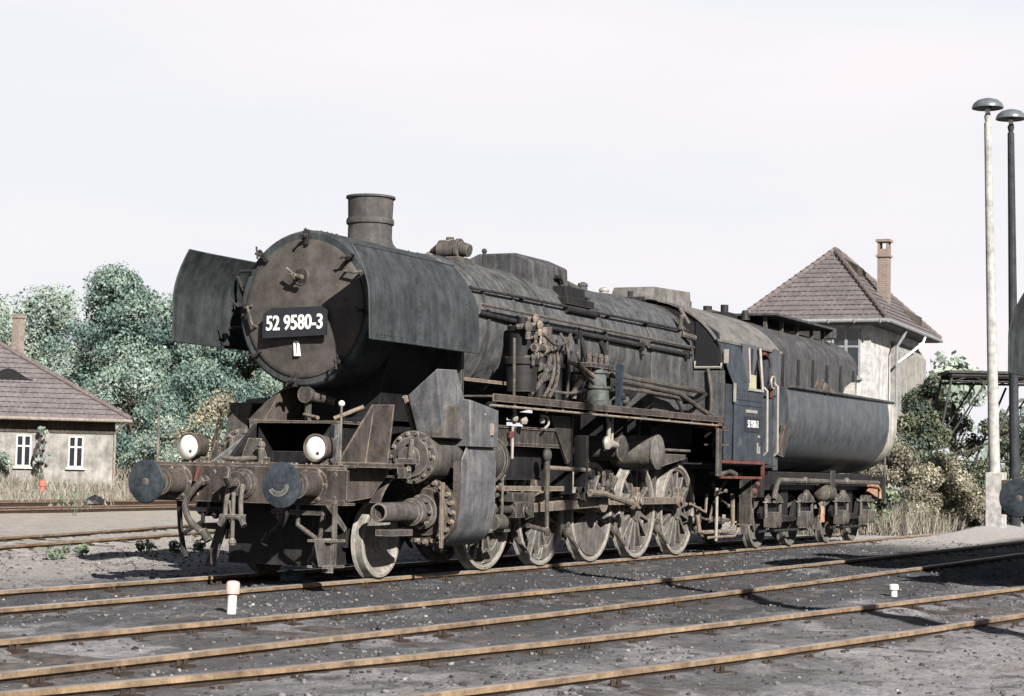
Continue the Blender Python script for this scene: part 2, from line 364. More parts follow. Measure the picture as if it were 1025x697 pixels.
bank = mth('MULTIPLY', mth('MULTIPLY', smooth(X_, 19.0, 24.0), smooth(Y_, -3.1, -2.5)), smooth(Y_, 3.0, 1.0))
col = mixc(nt, mth('MULTIPLY', bank, 0.9), col, mixc(nt, fine, (0.20, 0.19, 0.175), (0.42, 0.40, 0.37)))
nt.links.new(col, b.inputs['Base Color'])
lumps = noise(nt, co, 10, 8, 0.78)
bump(nt, b, mixc(nt, 0.6, lumps, mixc(nt, 0.5, fine, vf)), 1.0, 0.11)
col2 = mixc(nt, 1.0, col, ramp(nt, lumps, [(0.32, (0.45, 0.45, 0.47)), (0.5, (1, 1, 1)), (0.7, (1.25, 1.22, 1.18))]), 'MULTIPLY'); nt.links.new(col2, b.inputs['Base Color'])
me.materials.append(gm)

# ------------------------------------------------------------------ rails and sleepers
M['railtop'] = flat('rail_running_surface', (0.24, 0.225, 0.215), 0.45, 0.3, 0.25, 6)
M['raildull'] = flat('rail_dull_top', (0.19, 0.165, 0.145), 0.5, 0.25, 0.45, 2.2)
M['railside'] = grime('rail_head_rust', (0.075, 0.050, 0.033), (0.27, 0.19, 0.12), 0.75, lo=0.34, hi=0.66, sc=1.6, streak=0.05)
M['railweb'] = grime('rail_web_shaded', (0.020, 0.015, 0.012), (0.065, 0.045, 0.032), 0.85, sc=3)  # dark rust, deepened to stand for the shade under the rail head
M['railrust'] = grime('rail_all_rust', (0.09, 0.06, 0.045), (0.20, 0.135, 0.10), 0.85, lo=0.3, hi=0.7, sc=3)
M['sleeper'] = grime('old_sleeper_wood', (0.03, 0.026, 0.024), (0.13, 0.115, 0.105), 0.9, lo=0.33, hi=0.68, streak=0.1, sc=2)
PROF = [(-0.036,0.0), (-0.030,0.004), (0.030,0.004), (0.036,0.0), (0.036,-0.033), (0.011,-0.046), (0.010,-0.120), (0.062,-0.135), (0.062,-0.150), (-0.062,-0.150), (-0.062,-0.135), (-0.010,-0.120), (-0.011,-0.046), (-0.036,-0.033)]
PMI = [0,0,0,1,1,2,2,2,2,2,2,2,1,1]
PROF = [(u, w-0.004) for u, w in PROF]
def rail(name, pts, off, x0, x1, z, mats, parent, step=0.6):
    n = max(2, int((x1-x0)/step)); vs = []; fs = []; mi = []; K = len(PROF)
    for i in range(n+1):
        x = x0+(x1-x0)*i/n; y = smooth_y(pts, x); t = Vector((0.2, smooth_y(pts, x+0.1)-smooth_y(pts, x-0.1), 0)).normalized()
        nrm = Vector((-t.y, t.x, 0)); wob = 0.006*math.sin(x*0.9+off)+0.004*math.sin(x*2.3)
        c = Vector((x, y, z))+nrm*(off+wob)
        vs += [c+nrm*u+Vector((0,0,w)) for u, w in PROF]
    for i in range(n):
        for k in range(K):
            fs.append((i*K+k, i*K+(k+1)%K, (i+1)*K+(k+1)%K, (i+1)*K+k)); mi.append(PMI[k])
    mb = MB(); mb.v = [tuple(v) for v in vs]; mb.f = fs; mb.mi = mi
    mb.f += [tuple(range(K)), tuple(range(n*K, n*K+K))]; mb.mi += [1, 1]
    # fish plates with bolts at the joints
    mb.m = 2
    for k in range(int((x1-x0)//15)+1):
        xj = x0+6.3+15*k+(2.1 if off > 0 else 0)
        if xj > x1-1 or xj > 40: break
        y = smooth_y(pts, xj); t = Vector((0.2, smooth_y(pts, xj+0.1)-smooth_y(pts, xj-0.1), 0)).normalized(); nrm = Vector((-t.y, t.x, 0))
        for s in (-1, 1):
            c = Vector((xj, y, z))+nrm*(off+s*0.022)
            p = [c-t*0.3+Vector((0,0,-0.115)), c+t*0.3+Vector((0,0,-0.115)), c+t*0.3+nrm*s*0.018+Vector((0,0,-0.115)), c-t*0.3+nrm*s*0.018+Vector((0,0,-0.115))]
            mb.hexa(p+[q+Vector((0,0,0.062)) for q in p])
            for q in (-0.2, -0.07, 0.07, 0.2): mb.cyl(c+t*q+Vector((0,0,-0.085))+nrm*s*0.016, c+t*q+Vector((0,0,-0.085))+nrm*s*0.045, 0.016, n=6)
    return mb.build(name, mats, parent)
def sleeper_mb(seed):
    r = random.Random(seed); mb = MB(); mb.m = 0
    w = 0.125+r.uniform(-0.012, 0.012); a = r.uniform(-0.02, 0.02)
    mb.hexa([(-w,-1.28,-0.27),(w,-1.27,-0.27),(w,1.28,-0.27),(-w,1.27,-0.27),(-w+0.01,-1.28,-0.090),(w-0.01+a,-1.27,-0.084),(w-0.01,1.28,-0.088),(-w+0.01-a,1.27,-0.091)])
    mb.m = 1
    for s in (-0.7535, 0.7535):
        for q in (-1, 1):
            mb.box(-0.07, 0.07, s+q*0.125-0.055, s+q*0.125+0.055, -0.100, -0.066)       # chair plate each side of the foot
            for e in (-0.035, 0.035): mb.cyl((e, s+q*0.115, -0.070), (e, s+q*0.115, -0.034), 0.021, 0.016, 6)
    return mb
SLP = [sleeper_mb(i).build('sleeper', ['sleeper', 'railweb'], None) for i in range(4)]
used = set()
def railway(i, pts, x0, x1, label, mats, sx=None, step=0.64):
    t = thing('railway_track', label, 'track', (x0, pts and smooth_y(pts, x0), 0), 0, 'railway tracks of the yard')
    z = track_z(i)
    inv = Matrix.Translation((-t.location.x, -t.location.y, 0))
    for off in (0.7535, -0.7535):
        r = rail('rail', pts, off, x0, x1, z, mats, t); r.matrix_parent_inverse = inv
    if sx:
        k = 0; x = sx[0]
        while x < sx[1] and k < 100:
            j = rnd.randrange(4)
            if j not in used: o = SLP[j]; used.add(j)
            else: o = SLP[j].copy(); COL.objects.link(o)
            y = smooth_y(pts, x); o.location = (x, y, z+rnd.uniform(-0.035, 0.004)); o.rotation_euler = (0, 0, math.atan2(smooth_y(pts, x+0.1)-smooth_y(pts, x-0.1), 0.2)+rnd.uniform(-0.03, 0.03))
            o.parent = t; o.matrix_parent_inverse = inv; x += step+rnd.uniform(-0.03, 0.03); k += 1
    return t
shiny = ['railtop', 'railside', 'railweb']; dull = ['raildull', 'railside', 'railweb']; rusty = ['railrust', 'railrust', 'railweb']
railway(1, T1, -30, 33, 'track that the numbered steam locomotive and its tender stand on', shiny, (-13, 32))
railway(2, T2, -22, 60, 'curving track nearest in front of the numbered locomotive, with empty rails', dull, (-12, 30))
railway(3, T3, -15, 42, 'foreground track slanting to the bottom right, nearest to the viewer', dull, (-13, 28))
railway(4, T4, -11, 33, 'dark track just behind the front buffers, slanting away on the left', dull, (-2, 20))
railway(5, T5, 9, 70, 'rusty siding on the left in front of the dry grass, nearer of two', rusty)
railway(6, T6, 17, 70, 'rusty siding on the left at the edge of the dry grass, farther of two', rusty)

# ------------------------------------------------------------------ loose stones and cinders: one object
def scatter_stones():
    r = np.random.RandomState(3)
    ph = (1+5**.5)/2
    ico = np.array([(-1,ph,0),(1,ph,0),(-1,-ph,0),(1,-ph,0),(0,-1,ph),(0,1,ph),(0,-1,-ph),(0,1,-ph),(ph,0,-1),(ph,0,1),(-ph,0,-1),(-ph,0,1)])/1.9
    fc = np.array([(0,11,5),(0,5,1),(0,1,7),(0,7,10),(0,10,11),(1,5,9),(5,11,4),(11,10,2),(10,7,6),(7,1,8),(3,9,4),(3,4,2),(3,2,6),(3,6,8),(3,8,9),(4,9,5),(2,4,11),(6,2,10),(8,6,7),(9,8,1)])
    N = 42000
    x = r.uniform(-11, 24, N*3); y = r.uniform(-10.8, 7, N*3)
    dens = 0.25+1.6*np.clip(vnoise(x, y, 1.3, 11)+0.05, 0, 1)
    keep = r.rand(N*3) < dens*0.62; x = x[keep][:N]; y = y[keep][:N]; n = len(x)
    size = 0.006+0.016*r.rand(n)**2.2+(r.rand(n) < 0.003)*0.025*r.rand(n)
    for t in TR[:4]:
        yc = np.interp(x, [p[0] for p in t], [p[1] for p in t])
        d = np.minimum(np.abs(y-yc-0.7535), np.abs(y-yc+0.7535)); size = np.where(d < 0.085, 0.004, np.where(d < 0.2, np.minimum(size, 0.026), size))
    z = ground_z(x, y)+size*0.25
    V = []
    jit = ico[None]*(1+0.75*(r.rand(n, 12, 1)-0.5))
    sc = size[:, None, None]*(0.7+0.7*r.rand(n, 1, 3))*np.array([1, 1, 0.7])
    P = jit*sc; a = r.rand(n)*6.28; ca, sa = np.cos(a)[:, None], np.sin(a)[:, None]
    Q = P.copy(); Q[..., 0] = P[..., 0]*ca-P[..., 1]*sa; Q[..., 1] = P[..., 0]*sa+P[..., 1]*ca
    Q += np.stack([x, y, z], -1)[:, None, :]
    F_ = fc[None]+12*np.arange(n)[:, None, None]
    me = bpy.data.meshes.new('gravel'); fast_mesh(me, Q.reshape(-1, 3), F_.reshape(-1, 3))
    at = me.color_attributes.new('tone', 'FLOAT_COLOR', 'POINT'); tn = np.repeat(r.rand(n), 12)
    at.data.foreach_set('color', np.stack([tn, tn, tn, np.ones_like(tn)], -1).astype(np.float32).ravel())
    m, nt, b, co = base_mat('loose_stone', 0.95, 0, 0.2)
    an = nt.nodes.new('ShaderNodeAttribute'); an.attribute_name = 'tone'
    nt.links.new(ramp(nt, an.outputs['Fac'], [(0, (0.014, 0.014, 0.016)), (0.45, (0.045, 0.044, 0.045)), (0.9, (0.092, 0.088, 0.086)), (0.99, (0.125, 0.118, 0.112)), (1, (0.22, 0.21, 0.19))]), b.inputs['Base Color'])
    me.materials.append(m)
    o = bpy.data.objects.new('gravel', me); COL.objects.link(o)
    tag(o, 'loose cinders and small stones strewn between the rails', 'gravel', kind='stuff')
scatter_stones()
# ================================================================== the steam locomotive (x = 0 at the buffer faces, rear towards +x, near side -y)
loco = thing('steam_locomotive', 'soot-black steam locomotive numbered 52 9580-3, standing whole in the middle of the yard', 'locomotive', (0,0,0), 0, 'steam locomotives in the yard')
BZ = 3.05
AX = [4.76, 6.41, 8.06, 9.71, 11.36]; LX = 2.18; WR = 0.70

# ---- smokebox with its front ring
mb = MB(); mb.lathe((1.72,0,BZ), (1,0,0), [(0.0,0.80),(0.0,0.87),(0.02,0.895),(0.05,0.905),(2.36,0.905),(2.37,0.88)], 64)
mb.bolts((1.80,0,BZ), (1,0,0), 0.90, 40, 0.016, 0.001)
for x in (1.95, 3.85):
    for k in range(44):
        a = 2*math.pi*k/44; mb.ball((x, 0.905*math.cos(a), BZ+0.905*math.sin(a)), 0.014, 6)
mb.build('smokebox', 'deflector', loco)
mb = MB(); mb.prism([(-0.62,1.80),(0.62,1.80),(0.70,2.32),(0.86,2.72),(0.80,2.75),(0.55,2.36),(-0.55,2.36),(-0.80,2.75),(-0.86,2.72),(-0.70,2.32)], 'x', 2.35, 3.75)
mb.build('smokebox_saddle', 'black', loco, 0.01)
mb = MB(); mb.lathe((1.72,0,BZ), (-1,0,0), [(-0.03,0.80),(0.015,0.795),(0.03,0.775),(0.034,0.735),(0.052,0.60),(0.078,0.42),(0.094,0.22),(0.098,0.0)], 64)
door = mb.build('smokebox_door', 'door', loco)
for k in range(8):                                                      # screw clamps round the door
    a = math.pi/2+k*math.pi/4+0.06; mb = MB(); c, s = math.cos(a), math.sin(a)
    P = lambda r, x, w=0.0: (x, r*c-w*s, BZ+r*s+w*c)
    mb.hexa([P(0.73,1.665,-0.018),P(0.73,1.665,0.018),P(0.90,1.665,0.018),P(0.90,1.665,-0.018),P(0.73,1.635,-0.015),P(0.73,1.635,0.015),P(0.90,1.62,0.018),P(0.90,1.62,-0.018)])
    mb.cyl(P(0.83,1.70), P(0.83,1.50), 0.014, n=8); mb.cyl(P(0.83,1.61), P(0.83,1.58), 0.028, n=6)
    mb.cyl(P(0.78,1.53,-0.03), P(0.90,1.53,0.05), 0.012, n=8)
    mb.v = [tuple(v) for v in mb.v]; mb.build('door_clamp', 'black', door)
mb = MB()
mb.cyl((1.64,0,BZ+0.36), (1.615,0,BZ+0.36), 0.10, n=24); mb.cyl((1.62,0,BZ+0.36), (1.46,0,BZ+0.36), 0.022, n=10)
mb.tube([(1.49,0.0,BZ+0.36),(1.485,0.11,BZ+0.44)], 0.016); mb.tube([(1.48,-0.10,BZ+0.33),(1.48,0.06,BZ+0.37)], [0.026,0.016]); mb.ball((1.48,-0.10,BZ+0.33), 0.028, 8)
mb.build('door_handle', 'pipe', door)
for z0 in (0.40, -0.06):                                                # hinge and step brackets on the rim
    mb = MB(); y = -0.66 if z0 > 0.2 else 0.70
    mb.tube([(1.68,y-0.10,BZ+z0),(1.585,y-0.09,BZ+z0-0.02),(1.585,y+0.07,BZ+z0+0.0),(1.67,y+0.08,BZ+z0+0.02)] if z0 > 0.2 else [(1.68,y,BZ+z0+0.10),(1.60,y+0.01,BZ+z0+0.08),(1.60,y-0.07,BZ+z0-0.13),(1.68,y-0.08,BZ+z0-0.15)], 0.017)
    mb.build('foot_bracket', 'pipe', door)
mb = MB()
mb.prism([(0.45,2.70),(-0.40,2.73),(-0.40,3.01),(-0.33,3.055),(0.33,3.045),(0.45,2.98)], 'x', 1.545, 1.575)
for y in (-0.25, 0.28): mb.cyl((1.575,y,2.88), (1.66,y,2.88), 0.02, n=8)
mb.m = 1
mb.text('52 9580-3', 0.235, (1.545, 0.020, 2.868), (0,-1,0.02), (0,0.02,1), 0.012, 0.80, 0.004)
for y0, y1, z0, z1 in ((0.068,0.045,2.50,2.67),(0.020,-0.003,2.50,2.67),(0.045,0.020,2.50,2.525),(0.045,0.020,2.645,2.67)): mb.hexa([(1.625,y1,z0),(1.66,y1,z0),(1.66,y0,z0),(1.625,y0,z0),(1.625,y1+0.015,z1),(1.66,y1+0.015,z1),(1.66,y0+0.015,z1),(1.625,y0+0.015,z1)])
mb.build('number_plate', ['plate', 'white'], door)

# ---- chimney
mb = MB(); mb.lathe((3.12,0,3.90), (0,0,1), [(-0.05,0.36),(0.02,0.32),(0.06,0.285),(0.12,0.268),(0.285,0.268),(0.29,0.288),(0.325,0.292),(0.36,0.282),(0.365,0.270),(0.60,0.278),(0.605,0.30),(0.63,0.30),(0.632,0.27),(0.50,0.25),(0.1,0.23)], 40, cap=False)
mb.build('chimney', 'chimney', loco)

# ---- smoke deflectors
def deflector(s):
    mb = MB(); n = 10; pr = []
    for i in range(n+1):
        t = i/n; z = 2.64+1.03*t; y = 1.335-0.02*t-0.21*max(0, (t-0.48)/0.52)**1.7
        pr.append((y, z))
    def xf(t): return 0.98-0.10*t+0.05*math.sin(t*3.1)*0+0.02
    inner = []; outer = []; NX = 12
    for j in range(NX+1):
        for i, (y, z) in enumerate(pr):
            t = i/n; xa = 1.00-0.05*t; xb = 3.48-0.55*max(0, t-0.55)**1.0
            x = xa+(xb-xa)*j/NX; toe = -0.035*max(0, 1-j/3)**2
            outer.append((x, s*(y+toe), z)); inner.append((x, s*(y+toe-0.012), z))
    K = n+1; o = len(outer)
    fs = [(j*K+i, j*K+i+1, (j+1)*K+i+1, (j+1)*K+i) for j in range(NX) for i in range(n)]
    mb.add(outer+inner, fs+[tuple(k+o for k in f) for f in fs]
        +[(i, i+1, o+i+1, o+i) for i in range(n)]+[(NX*K+i, NX*K+i+1, o+NX*K+i+1, o+NX*K+i) for i in range(n)]
        +[(j*K, (j+1)*K, o+(j+1)*K, o+j*K) for j in range(NX)]+[(j*K+n, (j+1)*K+n, o+(j+1)*K+n, o+j*K+n) for j in range(NX)])
    for j in range(1, 34):
        x = 1.05+2.35*j/34; mb.ball((x, s*1.337, 2.70), 0.009, 6)
    for xx_ in (2.05, 3.15):
        for i in range(9): mb.ball((xx_, s*(1.336-0.0*i), 2.72+i*0.06), 0.009, 6)
    # rolled edge bead
    mb.tube([outer[i] for i in range(K)], 0.012, 6); mb.tube([outer[j*K] for j in range(NX+1)], 0.010, 6); mb.tube([outer[j*K+n] for j in range(NX+1)], 0.012, 6)
    d = mb.build('smoke_deflector', 'deflector', loco)
    for x in (2.05, 3.15):
        mb = MB(); mb.tube([(x, s*1.13, 3.54),(x, s*0.74, 3.54)], 0.02, 8); mb.tube([(x, s*1.17, 3.48),(x, s*0.90, 2.98)], 0.024, 8); mb.tube([(x, s*1.31, 2.86),(x, s*0.88, 2.90)], 0.02, 8)
        mb.build('deflector_stay', 'black', d)
    mb = MB(); mb.box(2.02, 2.07, min(s*1.27,s*1.315), max(s*1.27,s*1.315), 2.66, 3.40); mb.build('stiffener', 'deflector', d)
    return d
for s in (-1, 1): deflector(s)

# ---- boiler, firebox, bands
mb = MB(); mb.lathe((4.08,0,BZ), (1,0,0), [(0,0.86),(0.0,0.90),(0.03,0.915),(5.82,0.935),(5.82,0.90)], 64)
for x in (4.5, 5.35, 6.25, 7.15, 8.05, 8.95): mb.lathe((x,0,BZ), (1,0,0), [(0,0.90),(0,0.937),(0.06,0.937),(0.06,0.90)], 64, cap=False)
mb.build('boiler', 'boiler', loco)
mb = MB(); pr = [(0.96*math.sin(a), BZ+0.96*math.cos(a)) for a in [math.pi*(0.56*(i/14*2-1)) for i in range(15)]]
pr = pr+[(0.97,2.45),(0.97,2.20),(-0.97,2.20),(-0.97,2.45)]
mb.prism(pr, 'x', 9.88, 12.0)
fb = mb.build('firebox', 'boiler', loco, 0.012)
for (x, z, y) in ((8.50,2.60,-0.86),(10.35,2.35,-0.98)):
    pass
mb = MB(); mb.lathe((8.62,-0.78,2.30), (0,-1,0), [(0,0.13),(0.22,0.13),(0.24,0.11),(0.26,0.05),(0.26,0)], 20); mb.ball((8.62,-1.05,2.30), 0.07, 12)
mb.build('washout_cap', 'dusty', loco)
mb = MB(); mb.ball((8.25,-0.90,2.82), 0.11, 14, (0.8,0.35,1.35)); mb.cyl((8.25,-0.92,2.66), (8.25,-0.95,2.50), 0.05, 0.035, 12)
mb.build('washout_cover', 'dusty', loco)
# dark skirt below the smokebox on the near side, with its light edge
for s in (-1, 1):
    mb = MB(); mb.box(3.45, 4.98, min(s*0.62,s*1.02), max(s*0.62,s*1.02), 2.33, 2.37); mb.build('skirt_plate', 'rod', loco)
    mb = MB(); mb.box(3.50, 3.56, min(s*0.80,s*1.10), max(s*0.80,s*1.10), 2.15, 2.68); mb.build('skirt_bracket', 'pipe', loco)

# ---- things on top of the boiler
mb2 = MB(); mb2.prism([(-0.60,3.62),(-0.57,4.10),(-0.28,4.225),(0.28,4.225),(0.57,4.10),(0.60,3.62)], 'x', 6.50, 7.62)
dome = mb2.build('steam_dome_casing', 'hopper', loco, 0.03)
mb = MB(); mb.cyl((7.25,-0.57,3.93), (7.25,-0.64,3.93), 0.05, n=12); mb.tube([(7.10,-0.63,3.95),(7.25,-0.64,3.93),(7.32,-0.63,3.87)], 0.022); mb.build('dome_valve', 'black', dome)
mb = MB(); mb.cyl((5.2,0.16,4.13), (5.2,-0.10,4.13), 0.125, n=24); mb.cyl((5.2,-0.10,4.13), (5.2,-0.14,4.13), 0.14, n=24); mb.cyl((5.2,-0.14,4.13), (5.2,-0.27,4.10), 0.10, 0.085, n=20)
mb.cyl((5.2,0.16,4.13), (5.2,0.30,4.11), 0.10, 0.03, n=16); mb.box(5.02,5.38,-0.22,0.2,3.93,4.01); mb.cyl((5.2,0.02,4.2), (5.2,0.02,4.29), 0.07, 0.05, n=14)
mb.tube([(5.2,0.30,4.11),(5.15,0.38,4.05),(5.1,0.42,3.93)], 0.018); mb.build('turbo_generator', 'dusty', loco)
mb = MB(); mb.cyl((6.05,-0.05,3.90), (6.05,-0.05,4.18), 0.022, n=8); mb.ball((6.05,-0.05,4.2), 0.04, 8); mb.build('top_valve', 'black', loco)
for x in (9.35, 10.15):
    mb = MB(); mb.lathe((x,-0.02,3.90), (0,0,1), [(0,0.10),(0.06,0.10),(0.065,0.07),(0.14,0.07),(0.15,0.085),(0.19,0.07),(0.21,0.02)], 18); mb.build('safety_valve', 'chimney' if x < 10 else 'railwhite', loco)
mb = MB()
mb.box(10.9, 11.25, -0.24, 0.12, 3.92, 4.03); mb.cyl((10.95,-0.12,4.0), (10.95,-0.12,4.12), 0.04, n=10); mb.cyl((11.15,-0.28,4.02), (11.15,0.05,4.02), 0.035, n=10); mb.tube([(10.75,-0.22,3.93),(10.9,-0.2,3.99),(11.2,-0.22,4.0)], 0.03)
mb.build('whistle_and_manifold', 'black', loco)
# check valve cluster under the dome and the pipes fanning down from it
mb = MB()
mb.box(7.10,7.75,-0.78,-0.55,3.66,3.82); mb.box(7.0,7.9,-0.86,-0.60,3.56,3.66); mb.box(7.2,7.6,-0.80,-0.70,3.40,3.56)
for x in (7.1,7.3,7.5,7.72): mb.cyl((x,-0.80,3.32), (x,-0.74,3.64), 0.05, n=10)
mb.cyl((6.95,-0.86,3.48), (7.95,-0.86,3.48), 0.05, n=12); mb.tube([(7.85,-0.72,3.60),(8.3,-0.76,3.58)], [0.06,0.01]); mb.tube([(7.7,-0.66,3.74),(8.15,-0.68,3.73)], [0.05,0.008])
mb.build('sand_valve_block', 'black', loco)
for pts, r, mt in [([(7.12,-0.68,3.5),(7.05,-0.86,3.25),(6.85,-0.98,2.9),(6.55,-1.05,2.5),(6.4,-1.05,2.18)],0.036,'pipe'),
                   ([(7.32,-0.68,3.5),(7.3,-0.88,3.25),(7.35,-0.98,2.9),(7.4,-1.02,2.6),(7.42,-1.05,2.2)],0.036,'black'),
                   ([(7.6,-0.68,3.5),(7.85,-0.88,3.22),(8.05,-0.98,2.95),(8.08,-1.0,2.6),(7.95,-1.05,2.2)],0.045,'black'),
                   ([(7.85,-0.30,4.02),(8.0,-0.50,3.86),(8.12,-0.75,3.6),(8.15,-0.92,3.25),(8.12,-0.98,2.98)],0.028,'black')]:
    MB().curve(pts, r, 8).build('sand_pipe', mt, loco)
mb = MB(); mb.cyl((8.0,-0.28,3.95), (8.0,-0.28,4.06), 0.06, n=12); mb.ball((7.95,-0.30,4.05), 0.06, 10); mb.cyl((8.1,-0.34,3.96), (8.28,-0.42,3.9), 0.04, n=10); mb.build('boiler_fitting', 'dusty', loco)

# ---- hand rails and pipes along the boiler
for s in (-1, 1):
    mb = MB(); mb.tube([(4.1,s*0.86,3.50),(5.2,s*0.87,3.51),(11.5,s*0.90,3.52)], 0.020, 8)
    for x in (4.12,5.6,7.0,8.4,9.8,11.2): mb.cyl((x,s*0.78,3.46), (x,s*0.885,3.51), 0.024, n=8)
    mb.build('hand_rail', 'black', loco)
    mb = MB(); mb.tube([(4.16,s*0.99,3.30),(11.5,s*0.99,3.26)], 0.020, 8); mb.tube([(4.16,s*0.99,3.30),(4.16,s*0.97,3.18)], 0.02); mb.build('valve_rod', 'pipe', loco)
    mb = MB(); mb.tube([(4.2,s*0.94,3.20),(5.1,s*0.96,3.17),(11.4,s*0.985,3.13)], 0.030, 8)
    for x in (5.3,7.1,9.4,11.2): mb.box(x-0.04,x+0.04,min(s*0.9,s*1.03),max(s*0.9,s*1.03),3.08,3.19)
    mb.build('steam_pipe', 'black', loco)
mb = MB(); mb.cyl((9.42,-0.96,3.17), (9.42,-1.08,3.17), 0.06, n=12); mb.cyl((9.42,-1.0,3.02), (9.42,-1.0,3.14), 0.045, n=10); mb.build('pipe_valve', 'dusty', loco)
for pts, r, mt in [([(7.9,-1.12,2.63),(8.3,-1.13,2.62),(11.75,-1.14,2.56)],0.042,'pipe'), ([(7.9,-1.12,2.72),(9.0,-1.13,2.60),(10.2,-1.14,2.47),(10.5,-1.18,2.44)],0.022,'pipe'),
                   ([(8.0,-1.16,2.46),(8.8,-1.18,2.45),(10.3,-1.18,2.42),(10.5,-1.16,2.38)],0.026,'pipe'),
                   ([(8.2,-1.15,2.56),(10.15,-1.18,2.49),(10.5,-1.22,2.44),(11.35,-1.28,2.22),(11.75,-1.28,2.22)],0.038,'pipe'),
                   ([(10.35,-1.15,2.42),(10.45,-1.18,2.30),(10.52,-1.2,2.16)],0.026,'black'), ([(11.4,-1.25,2.52),(11.15,-1.2,2.40),(10.7,-1.15,2.36)],0.03,'black')]:
    MB().curve(pts, r, 8, 4).build('pipe', mt, loco)

# ---- air pump, its valve gear and the feed pump beside the boiler
mb = MB(); mb.cyl((5.0,-1.16,2.25), (5.0,-1.16,2.62), 0.20, n=24); mb.cyl((5.0,-1.16,2.66), (5.0,-1.16,3.02), 0.17, n=24); mb.cyl((5.0,-1.16,2.60), (5.0,-1.16,2.68), 0.23, n=24); mb.cyl((5.0,-1.16,3.02), (5.0,-1.16,3.08), 0.19, n=24); mb.cyl((5.0,-1.16,3.08), (5.0,-1.16,3.2), 0.07, n=12)
mb.bolts((5.0,-1.16,3.06), (0,0,1), 0.165, 10, 0.014, 0.04); mb.bolts((5.0,-1.16,2.66), (0,0,1), 0.21, 10, 0.014, 0.03)
mb.build('air_pump', 'black', loco)
for k, (x, y, z, r) in enumerate(((4.80,-1.34,3.06,0.07),(5.12,-1.36,2.94,0.036),(4.92,-1.39,2.93,0.04),(5.3,-1.2,3.2,0.065),(5.82,-1.2,2.52,0.075),(5.05,-1.38,3.10,0.06),(4.88,-1.38,2.68,0.045),(5.62,-1.18,3.05,0.07),(5.45,-1.22,2.86,0.06))):
    mb = MB(); mb.ball((x,y,z), r, 10, (1,0.8,1.1)); mb.cyl((x,y,z-r*2.2), (x,y,z), r*0.5, n=8); mb.cyl((x,y+0.14,z), (x,y,z), r*0.55, n=8); mb.build('pump_valve', 'dusty' if k%2 == 0 else 'rod', loco)
for x, y, z, l in ((5.4,-1.2,2.60,0.35),(5.5,-1.2,2.46,0.33),(4.82,-1.42,2.80,0.36),(5.3,-1.15,2.75,0.2)):
    mb = MB(); mb.cyl((x,y,z), (x+l,y,z), 0.045, n=12); mb.cyl((x+0.02,y,z), (x+0.07,y,z), 0.065, n=12); mb.cyl((x+l-0.07,y,z), (x+l-0.02,y,z), 0.065, n=12); mb.build('pump_pipe_joint', 'dusty', loco)
mb = MB(); mb.box(5.72,6.05,-1.12,-0.95,2.62,2.98); mb.cyl((5.88,-1.10,2.98), (5.88,-1.10,3.14), 0.06, n=10); mb.build('governor', 'pipe', loco)
for pts, r, mt in [([(5.9,-1.1,2.95),(5.75,-1.2,2.72),(5.4,-1.28,2.45),(4.95,-1.32,2.22)],0.036,'pipe'), ([(5.95,-1.1,2.95),(5.9,-1.2,2.7),(5.6,-1.3,2.4),(5.3,-1.34,2.2)],0.024,'pipe'), ([(6.08,-1.1,2.95),(6.02,-1.2,2.7),(5.75,-1.3,2.4),(5.45,-1.34,2.2)],0.024,'pipe'), ([(6.1,-0.95,3.0),(6.25,-1.05,2.8),(6.35,-1.1,2.62)],0.04,'black'), ([(6.35,-1.2,2.72),(6.6,-1.25,2.66),(6.95,-1.3,2.55)],0.036,'rod'), ([(6.3,-1.3,2.22),(6.35,-1.3,2.36),(6.55,-1.28,2.46)],0.038,'rod')]:
    MB().curve(pts, r, 8, 5).build('pump_pipe', mt, loco)
mb = MB()
mb.lathe((7.25,-1.22,2.18), (0,0,1), [(0,0.20),(0.05,0.20),(0.06,0.17),(0.20,0.16),(0.22,0.185),(0.25,0.185),(0.26,0.13),(0.42,0.12),(0.43,0.145),(0.47,0.145),(0.48,0.08),(0.54,0.08)], 24)
mb.build('feed_pump', 'paleblue', loco)
mb = MB()
for x in (6.95,7.15,7.35,7.55): mb.cyl((x,-1.22,2.66), (x,-1.22,2.82), 0.04, n=10); mb.ball((x,-1.22,2.84), 0.05, 8)
mb.box(6.85,7.65,-1.30,-1.12,2.68,2.74); mb.cyl((6.6,-1.2,2.3), (6.6,-1.2,2.55), 0.09, n=14); mb.cyl((6.5,-1.2,2.52), (6.9,-1.2,2.52), 0.04, n=10); mb.build('lubricator', 'pipe', loco)
mb = MB(); mb.box(7.74,7.83,-1.36,-1.28,2.18,2.76); mb.cyl((7.79,-1.37,2.3), (7.79,-1.42,2.3), 0.03, n=8); mb.build('gauge_column', 'bluebar', loco)

